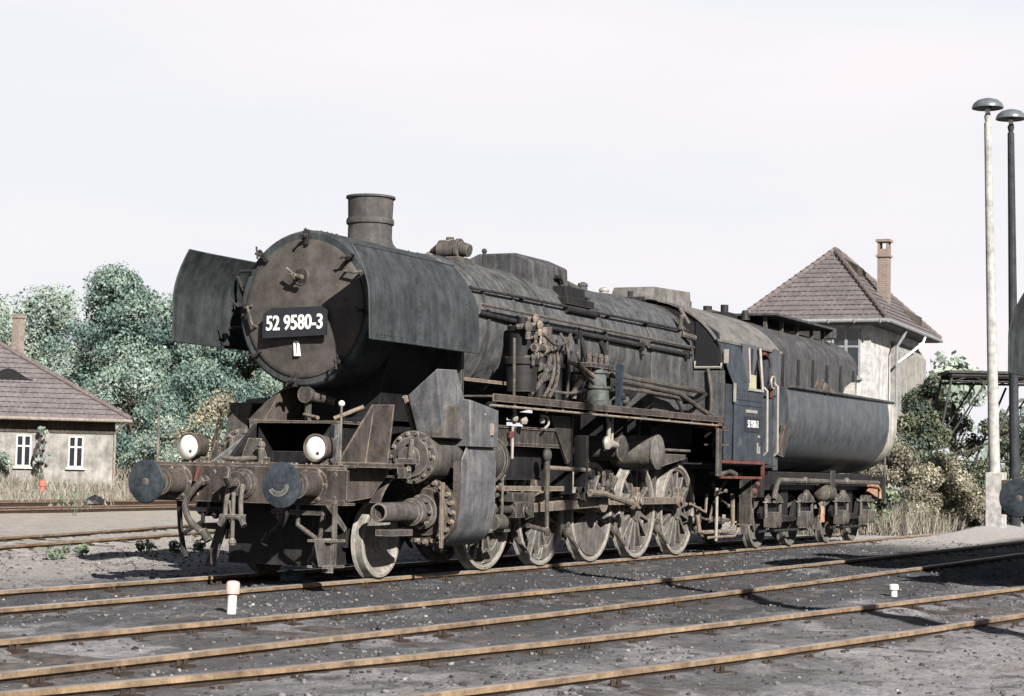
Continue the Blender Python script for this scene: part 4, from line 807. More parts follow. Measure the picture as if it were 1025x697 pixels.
for s in (-1, 1):
    y = s*0.875
    mb = MB(); mb.lathe((0.62,y,1.05), (-1,0,0), [(0,0.19),(0.02,0.19),(0.03,0.145),(0.30,0.135),(0.31,0.145),(0.34,0.145),(0.345,0.10),(0.58,0.09)], 32); mb.bolts((0.60,y,1.05), (-1,0,0), 0.165, 6, 0.02, 0.02)
    bf = mb.build('buffer', 'rustbrown', loco)
    mb = MB()
    if s > 0: mb.lathe((0.05,y,1.05), (-1,0,0), [(-0.02,0.09),(0.0,0.232),(0.012,0.236),(0.03,0.225),(0.045,0.16),(0.052,0.08),(0.054,0)], 48)
    else: mb.lathe((0.04,y,1.05), (-1,0,0), [(-0.02,0.09),(0.0,0.232),(0.012,0.238),(0.032,0.238),(0.038,0.228),(0.040,0)], 48)
    mb.m = 1; n = 12
    xx = -0.0045 if s > 0 else -0.0035
    if s < 0:
        sm = [(y+0.03+0.125*math.cos(a), 1.04+0.11*math.sin(a)) for a in [R(170+165*i/n) for i in range(n+1)]]+[(y+0.03+(0.075+0.01*(i%2))*math.cos(a), 1.04+0.058*math.sin(a)) for i, a in enumerate([R(335-165*i/n) for i in range(n+1)])]
        mb.prism(sm, 'x', xx, 0.01)
    else: mb.ball((-0.003,y-0.02,1.05), 0.045, 12, (0.15,1,0.8))
    mb.build('buffer_head', ['buffer', 'wheel'], bf)
    # head lamp on its bracket
    yl = s*0.83; mb = MB(); mb.lathe((0.98,yl,1.45), (-1,0,0), [(0,0.03),(0.01,0.10),(0.05,0.132),(0.24,0.142),(0.245,0.150),(0.27,0.150),(0.27,0.135),(0.24,0.13)], 32, cap=False)
    mb.cyl((0.85,yl,1.26), (0.85,yl,1.33), 0.04, n=10); mb.tube([(0.95,yl-0.1,1.27),(0.83,yl-0.03,1.36)], 0.016); mb.prism([(0.86,1.27),(1.10,1.27),(1.02,1.52)], 'y', *sorted((yl-s*0.15, yl-s*0.17)))
    hl = mb.build('headlight', 'rustbrown', loco)
    mb = MB(); mb.lathe((0.735,yl,1.45), (-1,0,0), [(-0.01,0.134),(0.0,0.132),(0.02,0.10),(0.03,0.05),(0.032,0)], 32); mb.m = 1; mb.ball((0.712,yl-0.03,1.395), 0.026, 10, (0.3,1,1)); mb.lathe((0.733,yl,1.45), (-1,0,0), [(0.0,0.134),(0.006,0.134),(0.006,0.126),(0.0,0.126)], 32, cap=False); mb.build('lens', ['lens', 'dusty'], hl)
    mb = MB(); mb.cyl((0.64,s*1.19,1.22), (0.64,s*1.19,1.90), 0.013, n=8); mb.m = 1; mb.ball((0.64,s*1.19,1.92), 0.036 if s < 0 else 0.014, 12); mb.build('marker_rod', ['dusty', 'tan' if s < 0 else 'dusty'], loco)
    mb = MB(); mb.tube([(0.62,s*0.50,1.08),(0.55,s*0.52,1.06)], 0.05); mb.curve([(0.56,s*0.50,1.08),(0.50,s*0.58,0.98),(0.46,s*0.66,0.82),(0.46,s*0.60,0.64),(0.48,s*0.45,0.52),(0.5,s*0.40,0.46)], 0.036, 10); mb.cyl((0.49,s*0.44,0.53), (0.5,s*0.36,0.42), 0.048, n=12)
    mb.m = 1; mb.tube([(0.58,s*0.58,1.22),(0.54,s*0.60,1.06)], 0.02); mb.build('brake_hose', ['pipe' if s > 0 else 'black', 'red'], loco)
    mb = MB(); mb.tube([(0.74,s*0.95,0.86),(0.74,s*0.92,0.55),(0.72,s*0.86,0.34),(0.70,s*0.80,0.22)], 0.030, 8); mb.tube([(0.74,s*0.62,0.86),(0.74,s*0.62,0.62),(0.73,s*0.9,0.46)], 0.026, 8); mb.box(0.70,0.74,*sorted((s*0.3,s*0.95)),0.73,0.78); mb.cyl((0.72,s*0.35,0.75), (0.74,s*0.35,0.88), 0.02, n=8); mb.ball((0.70,s*0.42,0.70), 0.05, 8); mb.build('pipe_hanger', 'black' if s > 0 else 'pipe', loco)
    # foot steps below the beam corner and rail guard
    mb = MB(); ys = s*1.20
    if s < 0:
     mb.tube([(0.55,ys,0.86),(0.56,ys,0.9)], 0.02)
     mb.box(0.52,0.58,*sorted((ys-0.012,ys+0.012)),0.20,0.90); mb.box(0.38,0.72,*sorted((ys-s*0.22,ys+s*0.03)),0.46,0.485); mb.box(0.38,0.72,*sorted((ys-s*0.22,ys+s*0.03)),0.19,0.215); mb.prism([(0.30,0.21),(0.52,0.21),(0.52,0.50),(0.20,0.50)], 'y', *sorted((ys-s*0.02, ys-s*0.03)))
     mb.prism([(0.42,0.84),(0.55,0.84),(0.85,0.60),(0.80,0.56)], 'y', *sorted((ys-s*0.03, ys-s*0.05))); mb.build('foot_step', 'dusty', loco)
    mb = MB(); mb.hexa([(1.1,s*0.72,0.10),(1.13,s*0.72,0.10),(1.13,s*0.84,0.10),(1.1,s*0.84,0.10),(1.35,s*0.56,1.1),(1.40,s*0.56,1.1),(1.40,s*0.68,1.1),(1.35,s*0.68,1.1)]); mb.build('rail_guard', 'dusty', loco)
mb = MB(); mb.lathe((0.62,0,1.05), (-1,0,0), [(0,0.16),(0.03,0.16),(0.05,0.12),(0.12,0.11),(0.13,0.13),(0.16,0.13),(0.165,0)], 24); mb.tube([(0.50,0,1.05),(0.34,0,1.05),(0.28,0,1.12),(0.30,0,1.20),(0.38,0,1.21)], [0.05,0.05,0.045,0.035,0.02], 10)
cp = mb.build('draw_hook', 'pipe', loco)
mb = MB()
for y in (-0.085, 0.085): mb.tube([(0.46,y,1.04),(0.42,y*1.1,0.86),(0.42,y*1.2,0.70)], 0.026, 8); mb.tube([(0.42,y*1.2,0.68),(0.40,y*1.9,0.60)], 0.035, 8)
mb.tube([(0.42,-0.16,0.69),(0.42,0.16,0.69)], 0.032, 8); mb.tube([(0.42,0,0.95),(0.42,0,0.45)], 0.022, 8); mb.ball((0.42,0,0.42), 0.045, 8); mb.tube([(0.44,0.06,0.86),(0.42,0.02,0.72)], 0.018)
mb.build('screw_coupling', 'dusty', cp)

# ---- cab
cab = MB()
s = -1
def cab_side(s):
    mb = MB(); a, b_ = sorted((s*1.50, s*1.485))
    mb.box(12.02,13.42,a,b_,1.50,2.66)
    def up(x0, x1, z0, z1):
        f = lambda z: s*(1.50-0.17*(z-2.66)/0.9)
        mb.hexa([(x0,f(z0)-s*0.015,z0),(x1,f(z0)-s*0.015,z0),(x1,f(z0),z0),(x0,f(z0),z0),(x0,f(z1)-s*0.015,z1),(x1,f(z1)-s*0.015,z1),(x1,f(z1),z1),(x0,f(z1),z1)])
    f = lambda z: s*(1.50-0.17*(z-2.66)/0.9)
    mb.hexa([(12.02,f(2.66)-s*0.015,2.66),(12.62,f(2.66)-s*0.015,2.66),(12.62,f(2.66),2.66),(12.02,f(2.66),2.66),(11.54,f(3.40)-s*0.015,3.40),(12.62,f(3.40)-s*0.015,3.40),(12.62,f(3.40),3.40),(11.54,f(3.40),3.40)])
    up(12.62,13.42,3.33,3.40); up(13.36,13.42,2.66,3.33); up(12.62,12.66,2.66,3.33); mb.box(11.64,12.018,*sorted((s*1.47,s*1.455)),1.50,2.70)
    mb.box(12.08,13.30,min(s*1.50,s*1.512),max(s*1.50,s*1.512),2.47,2.50); mb.box(12.08,13.30,min(s*1.50,s*1.512),max(s*1.50,s*1.512),2.385,2.41)
    for x in (12.06,13.38):
        for k in range(14): mb.ball((x,s*1.502,1.56+k*0.075), 0.011, 6)
    w = mb.build('cab_side', 'cab', loco)
    return w
cs = {}
for s in (-1, 1): cs[s] = cab_side(s)
mb = MB(); mb.tube([(12.70,-1.49,3.33),(12.72,-1.512,2.76)], 0.020, 6); mb.tube([(13.30,-1.47,3.36),(13.34,-1.512,2.68)], 0.026, 6); mb.box(12.66,13.36,-1.53,-1.46,2.635,2.675)
wf = mb.build('window_frame', 'railwhite', cs[-1])
mb = MB(); mb.box(12.64,13.36,-1.40,-1.39,2.68,3.40); mb.build('pane', 'glass', wf)
mb = MB(); mb.box(12.78,13.05,-1.50,-1.47,2.68,2.90); mb.build('sight_board', 'yellow', wf)
mb = MB(); mb.box(12.52,13.24,-1.512,-1.50,1.965,2.215); mb.m = 1; mb.text('52 9580-3', 0.17, (12.88,-1.512,2.09), (1,0,0), (0,0,1), 0.006, 0.76, 0.0); mb.build('number_plate', ['plate', 'white'], cs[-1])
MB().box(12.56,13.10,-1.51,-1.50,2.275,2.325).build('works_plate', 'railwhite', cs[-1])
mb = MB(); mb.box(13.16,13.26,-1.507,-1.50,1.88,1.92); mb.box(13.12,13.18,-1.507,-1.50,1.62,1.80); mb.box(13.18,13.27,-1.507,-1.50,1.62,1.66); mb.box(13.22,13.27,-1.507,-1.50,1.66,1.74); mb.build('small_stencil', 'railwhite', cs[-1])
mb = MB(); st = [(12.28+(0.13 if k%2 == 0 else 0.055)*math.cos(R(90+36*k)), 1.80+(0.13 if k%2 == 0 else 0.055)*math.sin(R(90+36*k))) for k in range(10)]; mb.prism(st, 'y', -1.506, -1.498); mb.build('star_emblem', 'tub', cs[-1])
# cab front with its window, roof and ventilator
mb = MB(); mb.prism([(-1.48,2.1),(1.48,2.1),(1.48,2.66),(1.36,3.50),(0.8,3.86),(0,4.02),(-0.8,3.86),(-1.36,3.50),(-1.48,2.66)], 'x', 11.625, 11.66); mb.build('cab_front', 'black', loco)
for s in (-1, 1):
    mb = MB(); mb.prism([(s*0.98,2.98),(s*1.40,2.98),(s*1.30,3.46),(s*0.98,3.70)], 'x', 11.600, 11.622); fw = mb.build('front_window', 'dark', loco)
    mb = MB(); mb.tube([(11.59,s*0.98,3.05),(11.59,s*0.98,2.95),(11.59,s*1.42,2.95),(11.59,s*1.42,3.02)], 0.022, 6); mb.build('window_frame', 'railwhite', fw)
    MB().box(11.66,11.72,min(s*1.44,s*1.50),max(s*1.44,s*1.50),3.02,3.24).build('lamp_iron', 'railwhite', loco)
    MB().box(11.96,12.01,min(s*1.50,s*1.53),max(s*1.50,s*1.53),2.42,2.72).build('lamp_iron', 'railwhite', loco)
    mb = MB(); mb.ball((11.25,s*0.86,3.52), 0.07, 10); mb.cyl((11.2,s*0.84,3.30), (11.2,s*0.9,3.75), 0.035, n=10); mb.cyl((11.2,s*0.87,3.85), (11.25,s*1.0,3.62), 0.03, n=8); mb.tube([(11.2,s*0.9,3.45),(11.4,s*1.05,3.40)], 0.05); mb.build('injector_valve', 'pipe', loco)
roofpts = [(1.50*math.sin(a), 2.62+0.0*a+1.56*math.cos(a)) for a in [R(-62+124*i/24) for i in range(25)]]
ro = [(y*1.03, 3.38+(z-2.62-1.56*math.cos(R(62)))*0.85-0.01) for y, z in roofpts]; ri = [(y*0.985, z-0.03) for y, z in reversed(ro)]
mb = MB(); mb.prism(ro+ri, 'x', 11.58, 14.72)
for s in (-1, 1): mb.box(11.58,14.72,*sorted((s*1.335,s*1.385)),3.36,3.40)
mb.build('cab_roof', 'roof', loco, 0, 30)
mb = MB(); mb.hexa([(11.3,-0.34,4.02),(13.05,-0.34,4.02),(13.05,0.40,4.02),(11.3,0.40,4.02),(11.45,-0.32,4.24),(13.05,-0.32,4.30),(13.05,0.38,4.30),(11.45,0.38,4.24)]); mb.build('roof_ventilator', 'roof', loco, 0.012)
for s in (-1, 1):
    MB().box(11.585, 11.62, *sorted((s*0.96, s*1.475)), 2.17, 2.90).build('front_apron', 'boiler', loco)
    MB().curve([(11.5,s*1.28,2.16),(11.5,s*1.30,2.5),(11.55,s*1.22,2.92)], 0.028).build('pipe', 'pipe', loco)
# cab floor frame with red edges, rear doorway, rails
mb = MB(); mb.m = 0; mb.box(11.55,13.50,-1.51,-1.46,1.445,1.495); mb.box(13.45,13.50,-1.51,-1.46,1.245,1.445); mb.box(11.48,13.50,-1.50,-1.42,1.205,1.245); mb.m = 1; mb.box(11.6,14.2,-1.46,1.46,1.42,1.44); mb.m = 0; mb.box(11.55,13.50,1.46,1.51,1.445,1.495); mb.box(11.3,11.6,-1.50,-1.1,1.98,2.02)
mb.build('cab_footplate', ['red', 'black'], loco)
mb = MB(); mb.tube([(11.9,-1.3,1.27),(12.2,-1.35,1.33),(12.6,-1.32,1.27)], 0.045); mb.tube([(11.8,-1.2,1.28),(13.2,-1.2,1.28)], 0.03); mb.build('coal_rake', 'dusty', loco)
for z in (1.72, 1.95):
    mb = MB(); mb.prism([(11.48,z),(11.85,z),(11.48,z-0.20)], 'y', -1.36, -1.34); mb.box(11.48,11.85,-1.48,-1.2,z,z+0.02); mb.build('cab_corner_step', 'rustbrown', loco)
for x, z1 in ((13.44, 2.72), (13.98, 2.82)):
    mb = MB(); mb.tube([(x,-1.50,z1),(x,-1.56,z1-0.06),(x+0.02,-1.56,1.66),(x+0.02,-1.50,1.60)], 0.021, 8); mb.build('grab_rail', 'railwhite', loco)
mb = MB(); mb.box(13.44,14.05,-1.44,-1.42,1.46,2.55); mb.m = 1; mb.box(13.98,14.0,-1.47,-1.42,2.58,2.98); mb.m = 0; mb.prism([(13.78,2.60),(14.05,2.60),(14.07,3.10),(13.98,3.22),(13.82,3.20),(13.76,3.0)], 'y', -1.38, -1.34); mb.m = 1; mb.tube([(13.72,-1.36,3.30),(13.9,-1.36,3.31),(14.06,-1.36,3.24)], 0.03)
mb.m = 2; n = 20; mb.tube([(13.96+0.10*math.cos(2*math.pi*k/n), -1.48, 2.83+0.10*math.sin(2*math.pi*k/n)) for k in range(n+1)], 0.020, 6)
mb.build('cab_door', ['cab', 'red', 'railwhite'], loco)
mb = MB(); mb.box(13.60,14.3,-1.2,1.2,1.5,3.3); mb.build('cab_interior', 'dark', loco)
for s in (-1, 1): MB().prism([(14.10,2.62),(14.52,2.62),(14.52,3.30),(14.46,3.40),(14.22,3.42),(14.10,3.34)], 'y', *sorted((s*1.40, s*1.42))).build('wind_screen', 'tub', loco)
# pipework, injector and steps under the cab
for pts, r, mt in [([(11.75,-1.0,0.62),(11.8,-1.02,0.36),(11.95,-1.04,0.34),(13.1,-1.04,0.34),(13.3,-1.04,0.42),(13.32,-1.02,0.95)],0.036,'rod'), ([(12.0,-1.1,0.26),(13.2,-1.1,0.26),(13.36,-1.1,0.34),(13.4,-1.1,0.8)],0.022,'rod'), ([(11.3,-1.05,0.80),(11.9,-1.08,0.66),(11.95,-1.08,0.95)],0.022,'rod'), ([(12.35,-1.1,1.05),(12.36,-1.1,0.6),(12.34,-1.1,0.2)],0.025,'railwhite')]:
    MB().tube(pts, r, 8).build('injector_pipe', mt, loco)
mb = MB()
for (x,z,r) in ((12.4,0.55,0.06),(12.7,0.52,0.09),(12.9,0.50,0.06),(12.6,0.95,0.05),(12.85,0.85,0.04),(13.05,1.0,0.045),(12.45,1.1,0.05),(13.2,0.75,0.05)): mb.ball((x,-1.0,z), r, 8, (1.3,0.7,0.8))
mb.cyl((12.3,-1.0,0.52), (13.2,-1.0,0.52), 0.03, n=8); mb.tube([(12.6,-1.05,1.02),(12.9,-1.05,1.16)], 0.025); mb.box(11.75,11.82,-1.04,-0.98,0.5,0.75); mb.tube([(11.78,-1.01,0.6),(12.05,-1.0,0.55),(12.45,-1.0,0.53)], 0.02); mb.tube([(12.3,-1.0,0.52),(12.45,-1.0,0.8),(12.6,-1.0,0.95),(13.05,-1.0,1.0)], 0.02); mb.tube([(12.4,-1.0,1.1),(12.7,-1.0,0.9),(13.2,-1.0,0.75)], 0.018); mb.build('injector', 'pipe', loco)
mb = MB(); mb.tube([(13.35,-1.25,1.22),(13.75,-1.25,0.35)], 0.030, 8); mb.build('cab_ladder', 'dusty', loco)
mb = MB(); mb.box(13.3,13.34,-1.35,-1.15,0.45,1.24); mb.box(13.3,13.6,-1.4,-1.1,0.44,0.46); mb.box(13.5,13.7,-1.3,-1.1,0.9,1.05); mb.m = 1; mb.ball((13.6,-1.3,1.0), 0.06, 8); mb.ball((13.75,-1.3,1.12), 0.05, 8); mb.build('cab_step', ['pipe', 'red'], loco)
# ================================================================== tender
ten = thing('tender', 'dark blue-grey tub tender with dark-striped hopper, coupled behind the numbered locomotive', 'tender', (14.2,0,0))
O = Vector((14.2,0,0))
def tb(mb, name, mats, parent=None, bevel=0, sharp=35):
    mb.v = [(x-14.2,y,z) for x,y,z in mb.v] ; return mb.build(name, mats, parent or ten, bevel, sharp)
# tub: round-bellied tank
mb = MB(); n = 30; NX = 24
SEC = [(1.455,2.80),(1.485,2.62),(1.50,2.42),(1.49,2.22),(1.45,2.02),(1.37,1.83),(1.24,1.66),(1.06,1.52),(0.83,1.42),(0.55,1.36),(0.0,1.335)]
sections = [(-y, z) for y, z in SEC]+[(y, z) for y, z in reversed(SEC[:-1])]
n = len(sections)-1; rows = []
for j in range(NX+1):
    t = j/NX; x = 14.74+(21.84-14.74)*t
    rows.append([(x-0.05*(2.8-z)*(1-t)*0, y, z) for y, z in sections])
for k, dx in ((0.985,0.05),(0.93,0.12),(0.80,0.18),(0.5,0.24)): rows.append([(21.84+dx, y*k, 2.80-(2.80-z)*k) for y, z in sections])
NX = len(rows)-1; K = n+1
vs = [p for r_ in rows for p in r_]; fs = [(j*K+i, j*K+i+1, (j+1)*K+i+1, (j+1)*K+i) for j in range(NX) for i in range(n)]
mb.add(vs, fs); mb.mi = [1 if f[0]//K in (22, 23, 24) else 0 for f in mb.f]
mb.m = 0; mb.add(rows[0]+rows[-1], [tuple(range(K)), tuple(range(2*K-1, K-1, -1))])
mb.add([r_[0] for r_ in rows]+[r_[-1] for r_ in rows], [(j, j+1, NX+1+j+1, NX+1+j) for j in range(NX)])
tub = tb(mb, 'tank', ['tub', 'cream'], None, 0, 50)
for s in (-1, 1):
    mb = MB(); mb.tube([(14.80,s*1.5,2.81),(17.6,s*1.5,2.815),(21.7,s*1.455,2.81)], 0.030, 8); tb(mb, 'tank_rim', 'hopper', tub)
mb = MB(); mb.prism([(14.30,1.62),(14.62,1.58),(14.95,2.06),(14.70,2.16)], 'y', -1.47, -1.40); tb(mb, 'tool_opening', 'rustbrown', tub)
mb = MB(); mb.prism([(16.6,2.80),(16.75,2.99),(16.9,3.05),(17.05,2.92),(17.4,2.82)], 'y', -1.46, -1.36); mb.ball((17.0,-1.40,2.86), 0.14, 10); mb.ball((17.35,-1.42,2.84), 0.10, 8); tb(mb, 'heaped_rubble', 'rustbrown', tub)
mb = MB(); mb.prism([(18.35,2.80),(18.5,2.97),(18.75,3.04),(18.92,3.09),(18.95,2.82)], 'y', -1.46, -1.38); tb(mb, 'white_bag', 'cream', tub)
# hopper with rounded top and dark side stripes
mb = MB(); hs_ = [(-1.08,2.70),(-1.10,3.45)]+[(1.10*math.sin(a), 3.45+0.60*math.cos(a)) for a in [R(-90+180*i/20) for i in range(1,20)]]+[(1.10,3.45),(1.08,2.70)]
rows = []
for x, k in ((14.55,0.93),(14.62,1.0),(20.15,1.0),(20.42,0.965),(20.60,0.90)): rows.append([(x+(0.12*(z-2.7) if x < 15 else 0), y*k, 2.70+(z-2.70)*k) for y, z in hs_])
K = len(hs_); vs = [p for r_ in rows for p in r_]; fs = [(j*K+i, j*K+i+1, (j+1)*K+i+1, (j+1)*K+i) for j in range(4) for i in range(K-1)]+[tuple(range(K)), tuple(range(5*K-1, 4*K-1, -1))]
mb.add(vs, fs); hop = tb(mb, 'fuel_hopper', 'hopper', None, 0, 40)
for s in (-1, 1):
    for k in range(6):
        x = 15.55+k*0.88; mb = MB(); mb.box(x,x+0.11,*sorted((s*1.07,s*1.115)),2.80,3.42-0.04*(k%2)); tb(mb, 'hopper_stripe', 'black', hop)  # nearly flush black strips drawing the dark soot streaks
mb = MB(); mb.box(14.72,14.78,-1.12,1.12,2.80,3.50); mb.tube([(14.74,-1.11,3.42),(14.75,-0.85,3.82)], 0.035); tb(mb, 'hopper_front_edge', 'black', hop)
# gangway plate carried on short posts over the hopper
mb = MB(); mb.box(15.55,19.25,-0.98,0.98,4.115,4.155); mb.box(14.7,15.55,-0.1,0.98,4.118,4.152); mb.m = 1
for x in (15.7,16.6,17.5,18.4,19.1):
    for s in (-1, 1): mb.box(x-0.03,x+0.03,s*0.74-0.03,s*0.74+0.03,3.70,4.114)
mb.m = 0; mb.box(19.05,19.25,-0.98,-0.80,3.96,4.112)
gp = tb(mb, 'gangway_plate', ['hopper', 'dusty'], None)
mb = MB()
for (x, y, h, r) in ((14.95,0.45,0.13,0.06),(15.05,0.12,0.05,0.08),(15.1,-0.18,0.07,0.07),(15.0,0.7,0.04,0.07)): mb.cyl((x,y,4.05), (x,y,4.20+h), r, n=12)
mb.box(14.8,15.3,-0.35,0.85,4.00,4.12); mb.cyl((15.15,-0.55,4.0), (15.15,-0.55,4.17), 0.09, 0.05, 12); tb(mb, 'filler_fitting', 'black', hop)
# underframe and bogies
mb = MB(); mb.box(14.3,21.6,-1.05,-0.98,1.02,1.34); mb.box(14.3,21.6,0.98,1.05,1.02,1.34); mb.box(21.55,21.75,-1.3,1.3,0.85,1.30); mb.box(14.25,14.4,-1.2,1.2,0.9,1.35)
for x in (15.5,17.5,19.5): mb.box(x,x+0.2,-1,1,1.05,1.32)
tb(mb, 'underframe', 'black')
mb = MB(); mb.tube([(14.85,-1.22,0.86),(15.0,-1.22,1.10),(15.12,-1.22,1.19),(21.45,-1.22,1.17)], 0.045, 8)
for x in (16.6,19.2): mb.ball((x,-1.22,1.2), 0.07, 8)
tb(mb, 'brake_pipe', 'dusty')
mb = MB(); mb.box(18.05,18.30,-1.27,-1.25,1.02,1.38); tb(mb, 'label_holder', 'pipe')
mb = MB(); mb.hexa([(20.7,-1.24,1.0),(21.35,-1.24,0.88),(21.35,-1.20,0.88),(20.7,-1.20,1.0),(20.72,-1.24,1.06),(21.35,-1.24,1.08),(21.35,-1.20,1.08),(20.72,-1.20,1.06)]); mb.tube([(20.6,-1.26,1.12),(21.3,-1.26,1.10),(21.46,-1.26,1.02),(21.46,-1.26,0.86)], 0.032); tb(mb, 'orange_bracket', 'orange')
WX = [15.17, 17.01, 19.30, 21.02]
for bi, (xa, xb) in enumerate(((WX[0],WX[1]),(WX[2],WX[3]))):
    mb = MB(); xm = (xa+xb)/2
    for s in (-1, 1):
        mb.prism([(xa-0.5,0.62),(xa-0.25,0.80),(xm-0.5,0.80),(xm-0.35,0.56),(xm+0.35,0.56),(xm+0.5,0.80),(xb+0.25,0.80),(xb+0.5,0.62),(xb+0.42,0.52),(xb,0.60),(xm+0.45,0.46),(xm-0.45,0.46),(xa,0.60),(xa-0.42,0.52)], 'y', *sorted((s*0.98, s*1.04)))
        mb.cyl((xa-0.4,s*1.0,0.30), (xb+0.4,s*1.0,0.30), 0.025, n=8)
    mb.box(xm-0.2,xm+0.2,-1,1,0.55,1.0)
    bo = tb(mb, 'bogie', 'black')
    for x in (xa, xb):
        for s in (-1, 1):
            mb = MB(); mb.lathe((x,s*0.68,0.47), (0,s,0), [(0,0.10),(0,0.485),(0.012,0.50),(0.026,0.495),(0.042,0.475),(0.135,0.468),(0.145,0.458),(0.145,0.42),(0.118,0.40),(0.09,0.33),(0.08,0.2),(0.13,0.13),(0.16,0.10),(0.16,0)], 40); tb(mb, 'wheel', 'wheel', bo)
            mb = MB(); mb.box(x-0.16,x+0.16,*sorted((s*0.98,s*1.20)),0.36,0.64); mb.lathe((x,s*1.20,0.50), (0,s,0), [(0,0.14),(0.03,0.13),(0.05,0.06),(0.05,0)], 16); tb(mb, 'axle_box', 'dusty', bo, 0.05)
            mb = MB(); mb.prism([(x-0.42,0.80),(x+0.42,0.80),(x+0.28,0.90),(x+0.14,0.95),(x-0.14,0.95),(x-0.28,0.90)], 'y', *sorted((s*1.06,s*1.16))); mb.ball((x,s*1.12,0.90), 0.13, 12, (1.2,0.6,1)); mb.cyl((x-0.38,s*1.10,0.55), (x-0.38,s*1.10,0.86), 0.03, n=8); mb.cyl((x+0.38,s*1.10,0.55), (x+0.38,s*1.10,0.86), 0.03, n=8); tb(mb, 'leaf_spring', 'dusty', bo)
            for q in (-0.55, 0.55):
                mb = MB(); mb.hexa([(x+q-0.04,s*0.72,0.26),(x+q+0.04,s*0.72,0.26),(x+q+0.04,s*0.82,0.26),(x+q-0.04,s*0.82,0.26),(x+q-0.04,s*0.72,0.66),(x+q+0.04,s*0.72,0.66),(x+q+0.04,s*0.82,0.66),(x+q-0.04,s*0.82,0.66)]); mb.tube([(x+q,s*0.80,0.5),(x+q,s*0.92,0.55),(x+q,s*0.92,0.9)], 0.022); tb(mb, 'brake_block', 'dusty', bo)
mb = MB(); mb.cyl((17.9,-1.12,0.98), (18.35,-1.12,0.98), 0.17, n=20); mb.ball((17.9,-1.12,0.98), 0.17, 14, (0.5,1,1)); tb(mb, 'brake_cylinder', 'dusty')
mb = MB(); mb.hexa([(17.9,-1.12,0.42),(18.15,-1.12,0.42),(18.15,-1.10,0.42),(17.9,-1.10,0.42),(18.0,-1.12,0.72),(18.1,-1.12,0.72),(18.1,-1.10,0.72),(18.0,-1.10,0.72)]); tb(mb, 'brake_lever', 'orange')
for s in (-1, 1):
    y = s*0.875; mb = MB(); mb.lathe((21.72,y,1.05), (1,0,0), [(0,0.19),(0.02,0.19),(0.03,0.14),(0.34,0.14),(0.345,0.10),(0.6,0.09),(0.61,0.235),(0.65,0.235),(0.66,0)], 28); tb(mb, 'buffer', 'black')
    mb = MB(); mb.tube([(21.8,s*1.25,2.4),(21.86,s*1.25,1.3)], 0.025); mb.tube([(21.75,s*0.9,2.5),(21.86,s*0.9,1.3)], 0.025)
    for k in range(4): mb.tube([(21.84,s*1.25,1.4+k*0.28),(21.84,s*0.9,1.4+k*0.28)], 0.018)
    tb(mb, 'ladder', 'pipe')
mb = MB(); mb.tube([(21.80,-1.1,1.25),(21.85,-1.15,0.8)], 0.03); mb.tube([(21.7,-1.28,1.5),(21.75,-1.28,0.75)], 0.028); tb(mb, 'tail_fittings', 'pipe')
# front of the tender towards the cab
mb = MB(); mb.box(14.25,14.50,-1.40,1.40,1.36,2.62); tb(mb, 'front_bulkhead', 'tub')

# ================================================================== second engine, only its front end reaching into the frame
T3RZ = math.atan2(smooth_y(T3, 14)-smooth_y(T3, 6.9), 7.1)
l2 = copy_tree(loco, None, ('number_plate', 'foot_step', 'pipe_hanger', 'marker_rod', 'headlight', 'brake_hose'))
l2.location = (6.95, smooth_y(T3, 6.95)-0.05, 0); l2.rotation_euler = (0,0,T3RZ)
l2.location = (6.75, smooth_y(T3, 6.75), 0)
tag(l2, 'second dark steam locomotive cut off at the right edge, one buffer and deflector showing', 'locomotive')
# ================================================================== houses
M['render'] = grime('stained_render', (0.25, 0.243, 0.23), (0.42, 0.412, 0.395), 0.9, lo=0.25, hi=0.6, streak=0.7, spec=0.2, sc=0.5, bmp=0.06)
M['render2'] = grime('grey_render', (0.13, 0.125, 0.115), (0.25, 0.24, 0.22), 0.9, lo=0.3, hi=0.65, streak=0.7, spec=0.2, sc=0.5, bmp=0.06)
M['timber'] = grime('dark_eaves_timber', (0.03, 0.026, 0.022), (0.10, 0.085, 0.07), 0.85)
M['palebrick'] = grime('pale_brick', (0.17, 0.14, 0.12), (0.30, 0.26, 0.22), 0.9, sc=2)
def brick_mat():
    m, nt, b, co = base_mat('chimney_brick', 0.9, 0, 0.2)
    br = nt.nodes.new('ShaderNodeTexBrick'); br.inputs['Scale'].default_value = 1.0; br.inputs['Brick Width'].default_value = 0.25; br.inputs['Row Height'].default_value = 0.077; br.inputs['Mortar Size'].default_value = 0.008
    br.inputs['Color1'].default_value = (0.125,0.088,0.076,1); br.inputs['Color2'].default_value = (0.09,0.066,0.058,1); br.inputs['Mortar'].default_value = (0.16,0.145,0.13,1)
    cx = nt.nodes.new('ShaderNodeSeparateXYZ'); nt.links.new(co, cx.inputs[0]); cb = nt.nodes.new('ShaderNodeCombineXYZ')
    ad = nt.nodes.new('ShaderNodeMath'); ad.operation = 'ADD'; nt.links.new(cx.outputs[0], ad.inputs[0]); nt.links.new(cx.outputs[1], ad.inputs[1])
    nt.links.new(ad.outputs[0], cb.inputs[0]); nt.links.new(cx.outputs[2], cb.inputs[1]); nt.links.new(cb.outputs[0], br.inputs['Vector'])
    nt.links.new(mixc(nt, 0.25, br.outputs['Color'], ramp(nt, noise(nt, co, 3, 6, 0.6), [(0.3, (0.06,0.045,0.04)), (0.7, (0.2,0.15,0.125))])), b.inputs['Base Color'])
    bump(nt, b, br.outputs['Fac'], 0.4, 0.01); return m
M['brick'] = brick_mat()
M['tile'] = grime('roof_tile', (0.075, 0.066, 0.067), (0.14, 0.124, 0.124), 0.85, lo=0.32, hi=0.66, streak=0.15, spec=0.25, sc=1.4)
